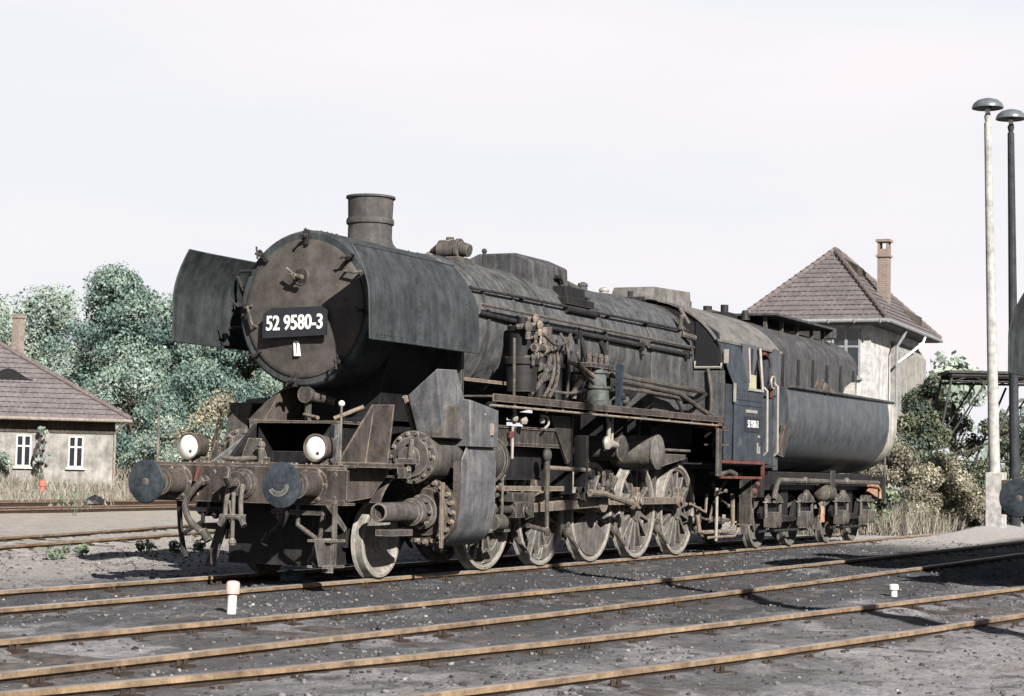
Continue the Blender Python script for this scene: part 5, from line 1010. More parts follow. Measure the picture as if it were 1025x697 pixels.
M['ridge'] = grime('ridge_tile', (0.088, 0.072, 0.069), (0.16, 0.134, 0.126), 0.85, sc=2)
M['oldwhite'] = flat('old_white_paint', (0.30, 0.292, 0.275), 0.7)
M['zinc'] = flat('zinc_gutter', (0.16, 0.165, 0.17), 0.5)
M['bluewood'] = flat('blue_grey_wood', (0.10, 0.14, 0.18), 0.7)
def tiled_plane(mb, e0, e1, t0, t1, rows, lift=0.035):
    """tiled roof slope from the eave e0-e1 up to t0-t1: every course of tiles is a stepped strip with a rolled profile"""
    e0, e1, t0, t1 = map(Vector, (e0, e1, t0, t1)); nrm = (e1-e0).cross(t0-e0)
    if nrm.length < 1e-6: nrm = (e1-e0).cross(t1-e0)
    nrm.normalize()
    if nrm.z < 0: nrm = -nrm
    for k in range(rows):
        a, b = k/rows, (k+1)/rows
        p0, p1 = e0.lerp(t0, a), e1.lerp(t1, a); q0, q1 = e0.lerp(t0, b), e1.lerp(t1, b)
        n = max(1, int((p1-p0).length/0.11)); vs = []
        for i in range(n+1):
            t = i/n; w = 0.018*(i % 2)
            vs += [p0.lerp(p1, t)+nrm*(lift+w-0.028), p0.lerp(p1, t)+nrm*(lift+w), q0.lerp(q1, t)+nrm*(0.002+w*0.8)]
        mb.add(vs, [f for i in range(n) for f in ((i*3, i*3+3, i*3+4, i*3+1), (i*3+1, i*3+4, i*3+5, i*3+2))])
def window(parent, o, u, w, h, z, frame='white', bars=1, cross=True):
    """window on a wall: o = foot point on the wall line, u = direction along the wall, wall faces n"""
    o, u = Vector(o), Vector(u).normalized(); n = Vector((u.y, -u.x, 0))
    def bx(mb, a0, a1, z0, z1, d0, d1):
        P = lambda a, d, zz: o+u*a+n*d+Vector((0,0,zz))
        mb.hexa([P(a0,d0,z0),P(a1,d0,z0),P(a1,d1,z0),P(a0,d1,z0),P(a0,d0,z1),P(a1,d0,z1),P(a1,d1,z1),P(a0,d1,z1)])
    mb = MB(); t = 0.07
    bx(mb,-w/2,-w/2+t,z,z+h,-0.04,0.05); bx(mb,w/2-t,w/2,z,z+h,-0.04,0.05); bx(mb,-w/2+t,w/2-t,z,z+t,-0.04,0.05); bx(mb,-w/2+t,w/2-t,z+h-t,z+h,-0.04,0.05)
    for k in range(bars): x = -w/2+w*(k+1)/(bars+1); bx(mb,x-0.05,x+0.05,z+t,z+h-t,-0.03,0.045)
    if cross: bx(mb,-w/2+t,w/2-t,z+h*0.62,z+h*0.62+0.07,-0.03,0.04)
    bx(mb,-w/2-0.08,w/2+0.08,z-0.08,z-0.002,-0.04,0.12)
    wf = mb.build('window', frame, parent)
    mb = MB(); bx(mb,-w/2+0.02,w/2-0.02,z+0.02,z+h-0.02,0.0,0.012); mb.build('pane', 'glass', wf)
    return wf

# ---- hipped two-storey house behind the tender
C0 = Vector((47.13, 5.64, 0)); u1 = Vector((56.92-47.13, 6.21-5.64, 0)).normalized(); v1 = Vector((-u1.y, u1.x, 0))       # u1 away from the viewer, v1 to the left
house = thing('hipped_house', 'pale tall house with tiled pyramid roof and brick chimney, rising behind the tender', 'house', (C0.x, C0.y, 0))
def hb(mb, name, mats, parent=None, bevel=0):
    mb.v = [(x-C0.x, y-C0.y, z) for x, y, z in mb.v]; return mb.build(name, mats, parent or house, bevel)
Lh, Wh, ze = 9.8, 5.3, 6.72
def q(a, b, z): p = C0+u1*a+v1*b; return Vector((p.x, p.y, z))
ia, ib = 0.62, 0.70                                                       # eaves overhang
mb = MB(); mb.hexa([q(ia,ib,-0.3),q(Lh-ia,ib,-0.3),q(Lh-ia,Wh-ib,-0.3),q(ia,Wh-ib,-0.3),q(ia,ib,ze+0.05),q(Lh-ia,ib,ze+0.05),q(Lh-ia,Wh-ib,ze+0.05),q(ia,Wh-ib,ze+0.05)])
hb(mb, 'wall', 'render')
mb = MB(); mb.hexa([q(ia+3.4,ib-0.30,-0.3),q(Lh-ia-0.1,ib-0.30,-0.3),q(Lh-ia-0.1,ib-0.004,-0.3),q(ia+3.4,ib-0.004,-0.3),q(ia+3.4,ib-0.30,5.9),q(Lh-ia-0.1,ib-0.30,5.9),q(Lh-ia-0.1,ib-0.004,6.3),q(ia+3.4,ib-0.004,6.3)]); hb(mb, 'wall_projection', 'render2')
mb = MB(); mb.hexa([q(ia+0.05,ib-0.03,3.2),q(Lh-ia-0.2,ib-0.05,3.2),q(Lh-ia-0.2,ib-0.004,3.2),q(ia+0.05,ib-0.004,3.2),q(ia+0.05,ib-0.03,3.32),q(Lh-ia-0.2,ib-0.05,3.32),q(Lh-ia-0.2,ib-0.004,3.32),q(ia+0.05,ib-0.004,3.32)]); hb(mb, 'string_course', 'render')
ap0, ap1 = q(Lh*0.5-0.35, Wh*0.5+0.28, 9.66), q(Lh*0.5+0.35, Wh*0.5+0.28, 9.66)
mb = MB(); tiled_plane(mb, q(0,0,ze), q(0,Wh,ze), ap0, ap0, 15); tiled_plane(mb, q(0,0,ze), q(Lh,0,ze), ap0, ap1, 15)
mb.add([q(0,0,ze),q(Lh,0,ze),q(Lh,Wh,ze),q(0,Wh,ze),ap0-Vector((0,0,0.05)),ap1-Vector((0,0,0.05))], [(2,3,4,5),(1,2,5),(0,1,5,4),(3,0,4)])
mb.add([q(0.01,0.01,ze-0.12),q(Lh,0.01,ze-0.12),q(Lh,Wh,ze-0.12),q(0.01,Wh,ze-0.12),q(0.01,0.01,ze-0.004),q(Lh,0.01,ze-0.004),q(Lh,Wh,ze-0.004),q(0.01,Wh,ze-0.004)], [(0,3,2,1),(0,1,5,4),(1,2,6,5),(2,3,7,6),(3,0,4,7)])
rf = hb(mb, 'roof', 'tile')
mb = MB(); up = Vector((0,0,0.06))
for a_, b_ in ((q(0,0,ze), ap0), (q(0,Wh,ze), ap0), (q(Lh,0,ze), ap1), (ap0, ap1)):
    n = max(2, int((b_-a_).length/0.33))
    for i in range(n): mb.cyl(a_.lerp(b_, i/n)+up, a_.lerp(b_, (i+1.1)/n)+up*0.8, 0.115, 0.095, 10)
hb(mb, 'hip_ridge', 'ridge', rf)
cc = Vector((51.85, 7.06, 0)); ca = 0.20
mb = MB(); mb.box(cc.x-ca, cc.x+ca, cc.y-ca, cc.y+ca, 7.4, 9.72); mb.box(cc.x-ca-0.05, cc.x+ca+0.05, cc.y-ca-0.05, cc.y+ca+0.05, 9.42, 9.50)
for sx in (-1, 1):
    for sy in (-1, 1): mb.box(cc.x+sx*ca-0.08*(sx > 0), cc.x+sx*ca+0.08*(sx < 0), cc.y+sy*ca-0.08*(sy > 0), cc.y+sy*ca+0.08*(sy < 0), 9.72, 9.98)
mb.box(cc.x-ca-0.06, cc.x+ca+0.06, cc.y-ca-0.06, cc.y+ca+0.06, 9.98, 10.08); hb(mb, 'chimney', 'brick', rf)
def on_slope(t, s_): # point on the right-hand slope: t along the eave, s_ up the slope
    return q(0,0,ze).lerp(q(Lh,0,ze), t).lerp(ap0.lerp(ap1, t), s_)
for (t, s_) in ((0.36, 0.66), (0.80, 0.12)):
    a_ = on_slope(t, s_); mb = MB(); d = (on_slope(t, s_+0.1)-a_).normalized(); w = u1
    P = [a_-w*0.45+Vector((0,0,0.05)), a_+w*0.45+Vector((0,0,0.05)), a_+w*0.45+d*0.7+Vector((0,0,0.06)), a_-w*0.45+d*0.7+Vector((0,0,0.06))]
    mb.hexa(P+[P[0]+Vector((0,0,0.32)), P[1]+Vector((0,0,0.32)), P[2]+Vector((0,0,0.12)), P[3]+Vector((0,0,0.12))]); hb(mb, 'roof_hatch', 'timber', rf)
mb = MB(); mb.tube([q(-0.06,-0.02,ze-0.03), q(-0.06,Wh,ze-0.03)], 0.07, 8); mb.tube([q(-0.04,-0.06,ze-0.03), q(Lh,-0.06,ze-0.05)], 0.07, 8)
for k in range(8): p = q(-0.14, 0.2+k*0.9, ze-0.02); mb.box(p.x-0.02, p.x+0.02, p.y-0.02, p.y+0.02, ze-0.12, ze+0.02)
gt = hb(mb, 'gutter', 'zinc')
mb = MB(); mb.tube([q(3.3,0.0,ze-0.08), q(3.3,0.08,ze-0.3), q(3.3,0.33,ze-0.7), q(3.3,0.36,0.2)], 0.055, 8); hb(mb, 'downpipe', 'zinc', gt)
mb = MB(); mb.tube([q(6.4,-0.08,ze-0.12), q(6.4,0.0,ze-0.35), q(5.4,0.32,ze-0.85), q(3.6,0.33,ze-1.25)], 0.05, 8); hb(mb, 'downpipe', 'white', gt)
lw = q(ia, 1.55, 0); wn = window(house, lw-C0, -v1, 1.0, 1.7, 4.75, 'zinc', 1, True)
window(house, q(ia, 3.9, 0)-C0, -v1, 1.0, 1.7, 4.75, 'bluewood', 1, True)

# ---- low house at the left edge
C1 = Vector((43.92, 35.13, 0)); a1 = Vector((-math.sin(R(43)), math.cos(R(43)), 0)); b1 = Vector((a1.y, -a1.x, 0))      # a1 to the left, b1 away
if b1.dot(Vector((1,0,0))) < 0: b1 = -b1
cot = thing('low_house', 'long low house with big tiled hip roof and white windows at the left edge', 'house', (C1.x, C1.y, 0))
def cb_(mb, name, mats, parent=None):
    mb.v = [(x-C1.x, y-C1.y, z) for x, y, z in mb.v]; return mb.build(name, mats, parent or cot)
def q1(a, b, z): p = C1+a1*a+b1*b; return Vector((p.x, p.y, z))
Wl, Ll, zl = 10.0, 24.0, 2.92
mb = MB(); mb.hexa([q1(0.6,0.6,-0.2),q1(Ll-0.6,0.6,-0.2),q1(Ll-0.6,Wl-0.6,-0.2),q1(0.6,Wl-0.6,-0.2),q1(0.6,0.6,zl-0.02),q1(Ll-0.6,0.6,zl-0.02),q1(Ll-0.6,Wl-0.6,zl-0.02),q1(0.6,Wl-0.6,zl-0.02)]); cb_(mb, 'wall', 'render2')
mb = MB(); mb.hexa([q1(0.55,0.55,zl-0.55),q1(Ll-0.55,0.55,zl-0.55),q1(Ll-0.55,0.597,zl-0.55),q1(0.55,0.597,zl-0.55),q1(0.55,0.55,zl-0.02),q1(Ll-0.55,0.55,zl-0.02),q1(Ll-0.55,0.597,zl-0.02),q1(0.55,0.597,zl-0.02)]); cb_(mb, 'frieze_board', 'timber')
r0, r1 = q1(8.2,5.0,7.75), q1(Ll-8.2,5.0,7.75)
mb = MB(); tiled_plane(mb, q1(0,0,zl), q1(Ll,0,zl), r0, r1, 24, 0.04)
mb.add([q1(0,0,zl),q1(Ll,0,zl),q1(Ll,Wl,zl),q1(0,Wl,zl),r0-up,r1-up], [(0,1,5,4),(2,3,4,5),(1,2,5),(3,0,4),(0,3,2,1)])
rl = cb_(mb, 'roof', 'tile')
mb = MB()
for a_, b_ in ((q1(0,0,zl), r0), (r0, r1), (q1(0,Wl,zl), r0)):
    n = int((b_-a_).length/0.4)
    for i in range(n): mb.cyl(a_.lerp(b_, i/n)+up, a_.lerp(b_, (i+1.1)/n)+up, 0.12, 0.10, 8)
cb_(mb, 'hip_ridge', 'ridge', rl)
mb = MB(); p = Vector((46.2, 43.0, 0)); e = 0.185; mb.box(p.x-e, p.x+e, p.y-e, p.y+e, 4.0, 7.45); mb.box(p.x-e-0.04, p.x+e+0.04, p.y-e-0.04, p.y+e+0.04, 7.30, 7.46); cb_(mb, 'chimney', 'palebrick', rl)
# eyebrow dormer
mb = MB(); n = 14
def sl(a, t): return q1(a, 0, zl).lerp(q1(a, 5.0, 7.75), t)
base = sl(4.7, 0.30); vs = []; dd = (sl(4.7,0.4)-base).normalized()
for i in range(n+1):
    t = i/n*2-1; h = 0.42*(0.5+0.5*math.cos(math.pi*t)); c = base+a1*(t*0.95); vs += [c+Vector((0,0,h+0.10)), c+b1*(h*1.15+0.12)+Vector((0,0,h+0.14))]
mb.add(vs, [(2*i, 2*i+2, 2*i+3, 2*i+1) for i in range(n)]); dm = cb_(mb, 'eyebrow_dormer', 'tile', rl)
mb = MB(); vs = []
for i in range(n+1):
    t = i/n*2-1; h = 0.42*(0.5+0.5*math.cos(math.pi*t)); c = base+a1*(t*0.95)+b1*0.02; vs += [c+Vector((0,0,0.02)), c+Vector((0,0,h+0.09))]
mb.add(vs, [(2*i, 2*i+2, 2*i+3, 2*i+1) for i in range(n)]); cb_(mb, 'dormer_front', 'dark', rl)
mb = MB(); mb.tube([q1(-0.05,-0.05,zl-0.02), q1(Ll,-0.05,zl-0.02)], 0.07, 8); mb.tube([q1(0.2,0.0,zl-0.1), q1(0.55,0.5,zl-0.55), q1(0.55,0.55,0.2)], 0.05, 8); cb_(mb, 'gutter', 'palebrick')
for a in (2.05, 4.05, 5.95, 8.2): window(cot, q1(a, 0.6, 0)-C1, -a1, 0.60, 1.25, 1.02, 'oldwhite', 1, True)

# ================================================================== lamp posts
M['concrete'] = grime('pale_concrete_post', (0.22, 0.212, 0.20), (0.36, 0.35, 0.33), 0.85, lo=0.3, hi=0.65, streak=0.5)
M['tarred'] = grime('dark_tarred_post', (0.018, 0.02, 0.024), (0.05, 0.053, 0.06), 0.75)
M['enamel'] = flat('grey_green_enamel', (0.075, 0.083, 0.09), 0.3, spec=0.6)
def lamp_post(label, loc, h, mat, foot, r0=0.17, r1=0.10, lean=(0, 0)):
    t = thing('lamp_post', label, 'lamp post', loc, 0, 'mushroom lamp posts of the yard')
    mb = MB(); mb.cyl((0,0,-0.3), (lean[0],lean[1],h-0.6), r0, r1, 18); mb.build('post', mat, t)
    if foot: mb = MB(); mb.box(-0.22,0.22,-0.22,0.22,-0.3,1.32); mb.build('post_foot', 'concrete', t, 0.02)
    x, y = lean
    mb = MB(); mb.tube([(x,y,h-0.62),(x,y,h-0.45),(x+0.04,y,h-0.36),(x,y,h-0.2)], [0.05,0.09,0.06,0.04], 10); ml = mb.build('lamp_holder', mat, t)
    mb = MB(); mb.lathe((x,y,h-0.22), (0,0,1), [(0.0,0.36),(-0.02,0.39),(0.02,0.39),(0.10,0.355),(0.18,0.26),(0.225,0.12),(0.235,0.0)], 32, cap=False); mb.build('lamp_shade', 'enamel', t)
    mb = MB(); mb.ball((x,y,h-0.30), 0.07, 12, (1,1,1.3)); mb.build('bulb', 'lens', ml)
    return t
lamp_post('pale concrete lamp post with a square white foot at the right edge', (31.0, -1.55, 0.16), 10.65, 'concrete', True, 0.155, 0.085, (-0.25, 0.20))
lamp_post('thin dark lamp post, right one of the pair at the right edge', (33.0, -1.62, 0.16), 10.75, 'tarred', False, 0.14, 0.085, (-0.1, 0.14))
lamp_post('dark lamp post off to the right, only its thin shadow crossing the rails', (-4.2, -13.6, -0.1), 12.2, 'tarred', False, 0.18, 0.14)

# ================================================================== fouling-point markers and other small yard things
M['markwhite'] = flat('chalky_white', (0.42, 0.41, 0.385), 0.8, var=0.12)
M['markred'] = flat('sun_faded_red', (0.42, 0.245, 0.22), 0.8, var=0.2)
def marker(label, loc, h, r, red, lean=0.0):
    t = thing('marker_post', label, 'marker post', loc, 0, 'red and white marker posts beside the rails'); t.rotation_euler = (lean, lean*0.5, 0)
    MB().lathe((0,0,-0.2), (0,0,1), [(0,r*0.8),(h*0.55+0.2,r*0.8)], 16).build('post', 'markwhite' if red != 'red2' else 'red2', t, 0)
    mb = MB(); mb.lathe((0,0,h*0.55), (0,0,1), [(0,r*0.8),(0.002,r*1.18),(h*0.36,r*1.15),(h*0.42,r*0.95),(h*0.45,r*0.4),(h*0.45,0)], 16); mb.build('cap', red, t)
    return t
marker('short white post with a faded red cap between the rails in front of the buffers', (-1.91, -1.63, -0.09), 0.27, 0.055, 'markred', 0.03)
marker('tiny white rounded stone post between the rails at the right', (5.0, -5.98, -0.10), 0.15, 0.05, 'markwhite', -0.03)
M['red2'] = flat('bright_faded_red', (0.38, 0.09, 0.065), 0.7)
marker('small red post in the dry ground far left, behind the tracks', (37.0, 33.6, 0.1), 0.46, 0.11, 'red2', 0.02)
M['coal'] = flat('coal_lump', (0.012, 0.012, 0.014), 0.5)
M['stoneblue'] = flat('blue_grey_stone', (0.10, 0.15, 0.21), 0.8, var=0.5)
def lump(name, label, cat, loc, r, mat, sc, seed):
    rr = random.Random(seed); mb = MB(); mb.ball((0,0,0), r, 10, sc); mb.v = [tuple(c*(1+rr.uniform(-0.22,0.22)) for c in p) for p in mb.v]
    o = mb.build(name, mat, None, 0, 25, False); o.location = loc; return tag(o, label, cat)
lump('stone', 'blue-grey lump of stone lying between the rails under the engine front', 'stone', (2.3, 0.45, -0.05), 0.10, 'stoneblue', (1.2,1.6,0.8), 4)
lump('coal_lump', 'black lump lying on the pale ground behind the far left buffer', 'coal lump', (29.5, 25.2, 0.05), 0.24, 'coal', (1.4,1.0,0.8), 5)

# ---- lattice gantry at the right, behind the posts
M['steel'] = grime('dark_gantry_steel', (0.025, 0.024, 0.026), (0.085, 0.075, 0.068), 0.7)
G0 = Vector((43.3, 2.6, 0)); gu = Vector((0.42, -0.91, 0)).normalized(); gv = Vector((0.9, 0.43, 0)).normalized()
gan = thing('lattice_gantry', 'dark lattice steel gantry with slanting legs, half overgrown beyond the lamp posts', 'gantry', (G0.x, G0.y, 0))
def gq(a, b, z): return gu*a+gv*b+Vector((0,0,z))
mb = MB()
for b in (0, 1.6):
    mb.tube([gq(0.1,b,4.58), gq(9,b,4.58)], 0.07, 4); mb.tube([gq(0.1,b,4.40), gq(9,b,4.40)], 0.035, 4)
    for k in range(9): mb.tube([gq(0.2+k,b,4.40), gq(0.7+k,b,4.58), gq(1.2+k,b,4.40)], 0.02, 4)
mb.hexa([gq(0,-0.1,4.66),gq(9,-0.1,4.66),gq(9,1.7,4.66),gq(0,1.7,4.66),gq(0,-0.1,4.74),gq(9,-0.1,4.74),gq(9,1.7,4.74),gq(0,1.7,4.74)]); mb.build('girder', 'steel', gan)
for b in (0, 1.6):
    for pts, r in (([gq(0.1,b,4.5), gq(-0.35,b,2.2), gq(-0.35,b,-0.2)], 0.042), ([gq(1.25,b,4.5), gq(-0.1,b,2.4)], 0.034), ([gq(2.2,b,4.3), gq(1.0,b,1.4), gq(1.0,b,-0.2)], 0.038), ([gq(-0.35,b,1.85), gq(7.5,b,1.95)], 0.03), ([gq(-0.35,b,1.8), gq(2.6,b,0.1)], 0.04), ([gq(3.1,b,4.3), gq(2.0,b,2.8), gq(0.2,b,2.0)], 0.03)):
        MB().tube([tuple(p) for p in pts], r, 6).build('strut', 'steel', gan)
# ================================================================== trees, shrubs, grass
def leaf_mat(name, cols, trans=0.25):
    m = bpy.data.materials.new(name); m.use_nodes = True; nt = m.node_tree; nt.nodes.clear()
    an = nt.nodes.new('ShaderNodeAttribute'); an.attribute_name = 'tone'
    c = ramp(nt, an.outputs['Fac'], [(i/(len(cols)-1), k) for i, k in enumerate(cols)])
    d = nt.nodes.new('ShaderNodeBsdfDiffuse'); t = nt.nodes.new('ShaderNodeBsdfTranslucent'); mx = nt.nodes.new('ShaderNodeMixShader'); o = nt.nodes.new('ShaderNodeOutputMaterial')
    mx.inputs[0].default_value = trans
    nt.links.new(c, d.inputs['Color']); nt.links.new(c, t.inputs['Color']); nt.links.new(d.outputs[0], mx.inputs[1]); nt.links.new(t.outputs[0], mx.inputs[2]); gl = nt.nodes.new('ShaderNodeBsdfGlossy'); gl.inputs['Roughness'].default_value = 0.6; m2 = nt.nodes.new('ShaderNodeMixShader'); m2.inputs[0].default_value = 0.03; nt.links.new(mx.outputs[0], m2.inputs[1]); nt.links.new(gl.outputs[0], m2.inputs[2]); nt.links.new(m2.outputs[0], o.inputs['Surface'])
    return m
M['leaf'] = leaf_mat('tree_leaf', [(0.026,0.052,0.047), (0.070,0.114,0.098), (0.125,0.170,0.138), (0.175,0.215,0.168)])
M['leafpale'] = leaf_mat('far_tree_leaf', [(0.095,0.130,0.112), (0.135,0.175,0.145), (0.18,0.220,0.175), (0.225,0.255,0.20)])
M['leafdark'] = leaf_mat('shrub_leaf', [(0.014,0.022,0.015), (0.032,0.046,0.028), (0.065,0.076,0.043), (0.11,0.112,0.066)])
M['leafbrown'] = leaf_mat('dry_shrub_leaf', [(0.060,0.058,0.040), (0.115,0.107,0.074), (0.175,0.162,0.112), (0.25,0.232,0.17)])
M['leafweed'] = leaf_mat('weed_leaf', [(0.04,0.065,0.04), (0.075,0.105,0.062), (0.12,0.15,0.09)])
M['straw'] = leaf_mat('dry_grass', [(0.07,0.062,0.047), (0.115,0.102,0.080), (0.155,0.14,0.112), (0.095,0.098,0.07)], 0.15)
M['bark'] = grime('bark', (0.035, 0.028, 0.022), (0.11, 0.09, 0.072), 0.95)
def leaves(name, centers, radii, n, size, mat, parent, seed, flat_=1.0, tone_spread=0.30):
    r = np.random.RandomState(seed); C = np.array(centers, float); Rr = np.array(radii, float)
    w = Rr**2; idx = r.choice(len(C), n, p=w/w.sum())
    d = r.normal(size=(n, 3)); d /= np.linalg.norm(d, axis=1)[:, None]
    rad = Rr[idx]*(0.30+0.85*r.rand(n)**0.75); pos = C[idx]+d*rad[:, None]*np.array([1, 1, flat_])
    nv = d+0.55*r.normal(size=(n, 3)); nv /= np.linalg.norm(nv, axis=1)[:, None]
    a = np.cross(nv, r.normal(size=(n, 3))); a /= np.linalg.norm(a, axis=1)[:, None]; b = np.cross(nv, a)
    s = size*(0.45+1.1*r.rand(n)**1.6)[:, None]; e = 0.62
    V = np.stack([pos-a*s, pos-b*s*e, pos+a*s, pos+b*s*e], 1)
    me = bpy.data.meshes.new(name); fast_mesh(me, V.reshape(-1, 3), np.arange(4*n).reshape(n, 4))
    base = r.rand(len(C))[idx]; tn = np.clip(base*(1-tone_spread)+r.rand(n)*tone_spread, 0, 1); tn = np.repeat(tn, 4)
    at = me.color_attributes.new('tone', 'FLOAT_COLOR', 'POINT'); at.data.foreach_set('color', np.stack([tn, tn, tn, np.ones_like(tn)], -1).astype(np.float32).ravel())
    me.materials.append(M[mat]); o = bpy.data.objects.new(name, me); COL.objects.link(o); o.parent = parent; return o
def tree(label, loc, h, w, n, size, mat='leaf', seed=1, clumps=60, group='trees behind the yard', low=0.18, name='broadleaf_tree', cat='tree'):
    r = random.Random(seed); t = thing(name, label, cat, loc, 0, group)
    mb = MB(); mb.curve([(0,0,-0.4),(0.1*r.uniform(-1,1),0,h*0.25),(0.25*r.uniform(-1,1),0.2,h*0.5),(0.3*r.uniform(-1,1),0,h*0.85)], 0.26*h/12, 10, 4)
    cs_, rs_ = [], []
    for k in range(clumps):
        zf = low+(1-low)*r.random()**0.85; z = h*zf
        prof = math.sin(min(1, (zf-low*0.6)/(1-low*0.6))*math.pi*0.93+0.22)**0.75 if zf < 0.985 else 0.2
        a = r.uniform(0, 6.283); rr = w*prof*(0.35+0.65*r.random()**0.5)*r.uniform(0.72, 1.08)
        cs_.append((rr*math.cos(a), rr*math.sin(a), z)); rs_.append(w*r.choice((0.12, 0.16, 0.2, 0.25, 0.31)))
        if k % 3 == 0: mb.tube([(0,0,max(0.2, z*0.55)), (rr*0.5*math.cos(a), rr*0.5*math.sin(a), z*0.85), (rr*0.9*math.cos(a), rr*0.9*math.sin(a), z)], [0.10*h/12, 0.06*h/12, 0.02], 6)
    mb.build('trunk', 'bark', t); leaves('crown', cs_, rs_, n, size, mat, t, seed, 0.85); return t
# left: the belt of trees behind the low house
tree('tallest leafy tree rising between the low house and the smoke deflector', (68.5, 55.2, 0.2), 11.3, 4.3, 64000, 0.085, 'leaf', 3, 84)
tree('leafy tree directly behind the far smoke deflector', (74.5, 53.6, 0.2), 11.4, 4.6, 64000, 0.085, 'leaf', 5, 84)
tree('leafy tree whose lower crown shows under the smokebox', (66.0, 44.5, 0.2), 8.8, 4.2, 56000, 0.08, 'leaf', 8, 78, low=0.06)
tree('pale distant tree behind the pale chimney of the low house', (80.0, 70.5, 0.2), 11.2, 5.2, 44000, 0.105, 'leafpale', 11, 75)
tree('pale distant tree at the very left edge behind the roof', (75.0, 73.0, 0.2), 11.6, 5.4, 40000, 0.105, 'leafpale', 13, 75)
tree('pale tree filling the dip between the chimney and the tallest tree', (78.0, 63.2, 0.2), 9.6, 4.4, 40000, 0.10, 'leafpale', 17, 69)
tree('lower bushy tree just right of the roof corner of the low house', (61.0, 48.3, 0.2), 6.0, 3.6, 34000, 0.08, 'leaf', 19, 66, low=0.05)
tree('lower bushy tree behind the left marker rod', (58.0, 41.5, 0.2), 5.6, 3.2, 32000, 0.075, 'leaf', 23, 42, low=0.04)
tree('tree mostly hidden behind the smokebox at the left', (84.0, 55.0, 0.2), 10.5, 5.0, 20000, 0.14, 'leaf', 29, 69)
# shrubs at the left
sg = 'shrubs at the edge of the yard'
tree('pale green shrub right of the low house behind the left buffer', (50.5, 38.2, 0.55), 2.4, 2.4, 14000, 0.055, 'leafpale', 31, 34, sg, 0.02, 'shrub', 'shrub')
tree('brownish dry shrub behind the left head lamp', (41.0, 28.9, 0.3), 3.3, 1.7, 10000, 0.06, 'leafbrown', 33, 36, sg, 0.02, 'shrub', 'shrub')
tree('pale green shrub between the two head lamps', (45.0, 32.6, 0.4), 2.3, 1.9, 12000, 0.055, 'leafpale', 35, 32, sg, 0.02, 'shrub', 'shrub')
tree('slender green bush against the front wall of the low house', (41.6, 37.6, 0.3), 2.4, 0.40, 900, 0.05, 'leafpale', 37, 20, sg, 0.02, 'shrub', 'shrub')
tree('small green bush under the leftmost windows of the low house', (40.2, 38.8, 0.3), 1.2, 0.8, 2200, 0.055, 'leafpale', 39, 20, sg, 0.02, 'shrub', 'shrub')
# right: overgrown edge behind the tender
tree('dark leafy bush climbing the corner of the hipped house', (46.6, 4.0, 0), 4.7, 1.4, 18000, 0.055, 'leafdark', 41, 40, sg, 0.04, 'shrub', 'shrub')
tree('large dark bush between the tender and the gantry', (42.0, 3.3, 0), 3.4, 1.5, 18000, 0.05, 'leafdark', 43, 40, sg, 0.03, 'shrub', 'shrub')
tree('dark bush growing through the gantry legs', (45.2, 1.6, 0), 3.2, 1.4, 12000, 0.052, 'leafdark', 44, 40, sg, 0.03, 'shrub', 'shrub')
tree('dry yellowish bush directly behind the tender buffer', (30.5, 0.9, 0), 2.0, 1.2, 20000, 0.034, 'leafbrown', 45, 34, sg, 0.02, 'shrub', 'shrub')
tree('dry brown bush between the tender and the lamp posts', (32.8, 0.35, 0), 1.8, 1.2, 20000, 0.034, 'leafbrown', 47, 34, sg, 0.02, 'shrub', 'shrub')
tree('brown and green bush right behind the white lamp foot', (35.4, -0.35, 0), 1.6, 1.2, 18000, 0.037, 'leafdark', 49, 34, sg, 0.02, 'shrub', 'shrub')
tree('low green bush behind the rear wheels of the tender', (28.4, 0.9, 0), 1.0, 0.8, 3500, 0.06, 'leafweed', 51, 26, sg, 0.02, 'shrub', 'shrub')
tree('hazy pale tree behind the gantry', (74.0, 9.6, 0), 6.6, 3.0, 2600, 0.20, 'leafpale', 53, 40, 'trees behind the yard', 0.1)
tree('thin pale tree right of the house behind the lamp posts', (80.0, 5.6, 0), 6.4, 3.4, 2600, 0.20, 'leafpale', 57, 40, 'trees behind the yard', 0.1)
tree('dark shrub beyond the gantry at the right edge', (50.0, -0.8, 0), 3.9, 1.9, 5000, 0.12, 'leafdark', 59, 40, sg, 0.03, 'shrub', 'shrub')

def blades(name, label, pts, hts, mat, seed, wd=0.03, cat='grass'):
    r = np.random.RandomState(seed); n = len(pts); a = r.rand(n)*6.283; P = np.array(pts); h = np.array(hts)
    dx = np.stack([np.cos(a), np.sin(a), 0*a], -1)*wd; ln = r.normal(size=(n, 3))*0.28*h[:, None]; ln[:, 2] = h
    V = np.stack([P-dx, P+dx, P+ln], 1); me = bpy.data.meshes.new(name); fast_mesh(me, V.reshape(-1, 3), np.arange(3*n).reshape(n, 3))
    tn = np.repeat(r.rand(n), 3); at = me.color_attributes.new('tone', 'FLOAT_COLOR', 'POINT'); at.data.foreach_set('color', np.stack([tn, tn, tn, np.ones_like(tn)], -1).astype(np.float32).ravel())
    me.materials.append(M[mat]); o = bpy.data.objects.new(name, me); COL.objects.link(o); return tag(o, label, cat, kind='stuff')
r = np.random.RandomState(5)
n = 26000; gx_ = r.uniform(28, 62, n); gy_ = r.uniform(22, 48, n); k = (gy_ > 0.40*gx_+13.5)&(gy_ < 0.55*gx_+21); gx_, gy_ = gx_[k], gy_[k]
k = vnoise(gx_, gy_, 2.5, 7) > -0.28; gx_, gy_ = gx_[k], gy_[k]; gz_ = ground_z(gx_, gy_)
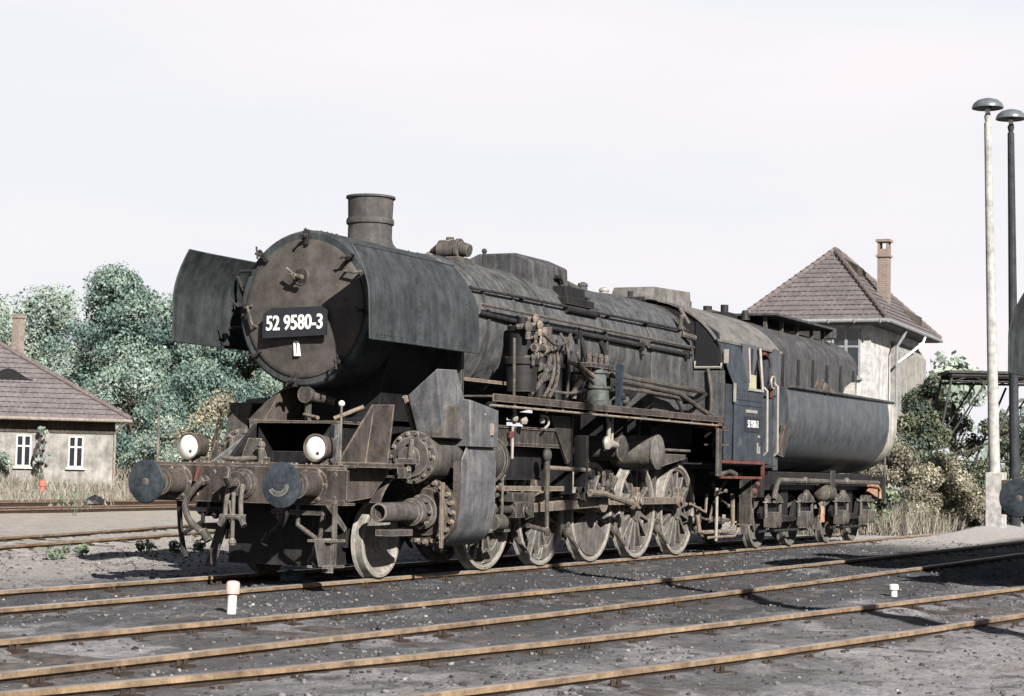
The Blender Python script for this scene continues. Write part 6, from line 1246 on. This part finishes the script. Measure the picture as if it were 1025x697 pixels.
blades('dry_grass', 'tall dry straw-coloured grass in front of the low house', np.stack([gx_, gy_, gz_], -1), 0.08+0.42*r.rand(len(gx_))**1.5*(0.9+1.5*vnoise(gx_, gy_, 3, 9)), 'straw', 1, 0.03)
n = 30000; gx_ = r.uniform(26.5, 46, n); gy_ = r.uniform(-1.2, 5.0, n); k = (gy_ > 0.16*gx_-5.6)&(gy_ < 0.22*gx_-3.2)&(gy_ > -0.5); gx_, gy_ = gx_[k], gy_[k]; gz_ = ground_z(gx_, gy_)
blades('tall_weeds', 'tall dry weeds filling the ground between the tender and the lamp posts', np.stack([gx_, gy_, gz_], -1), 0.08+0.72*r.rand(len(gx_))**1.6*(0.9+1.2*vnoise(gx_, gy_, 1.6, 12)), 'straw', 2, 0.014, 'weeds')
def weed(label, loc, h, w, seed, n=160):
    rr = random.Random(seed); t = thing('weed_tuft', label, 'weed', loc, 0, 'green weeds growing in the ballast'); mb = MB()
    cs_, rs_ = [], []
    for i in range(7):
        a = rr.uniform(0, 6.28); d = rr.uniform(0.1, 1)*w; z = h*rr.uniform(0.4, 1); mb.tube([(0,0,-0.05),(d*0.4*math.cos(a),d*0.4*math.sin(a),z*0.6),(d*math.cos(a),d*math.sin(a),z)], 0.006, 5); cs_.append((d*math.cos(a), d*math.sin(a), z)); rs_.append(h*0.35)
    mb.build('stem', 'leafweed', t); leaves('foliage', cs_, rs_, n, 0.030, 'leafweed', t, seed); return t
WL = ['small green weed left of the dark shadow near the far left rail', 'green weed in front of the far left rail, farthest left of the row', 'green weed growing at the edge of the shadow under the left buffer', 'green weed below the hanging brake hose', 'pale weed beside the far left track behind the dark rail', 'green weed standing in the shadow right below the left buffer']
for i, (x, y, h, w) in enumerate(((5.3, 6.0, 0.14, 0.16), (4.2, 5.5, 0.15, 0.18), (6.3, 5.6, 0.16, 0.15), (7.3, 5.3, 0.18, 0.14), (21.0, 19.0, 0.6, 0.5), (6.9, 5.5, 0.17, 0.13))):
    weed(WL[i], (x, y, float(ground_z(x, y))), h, w, 70+i)
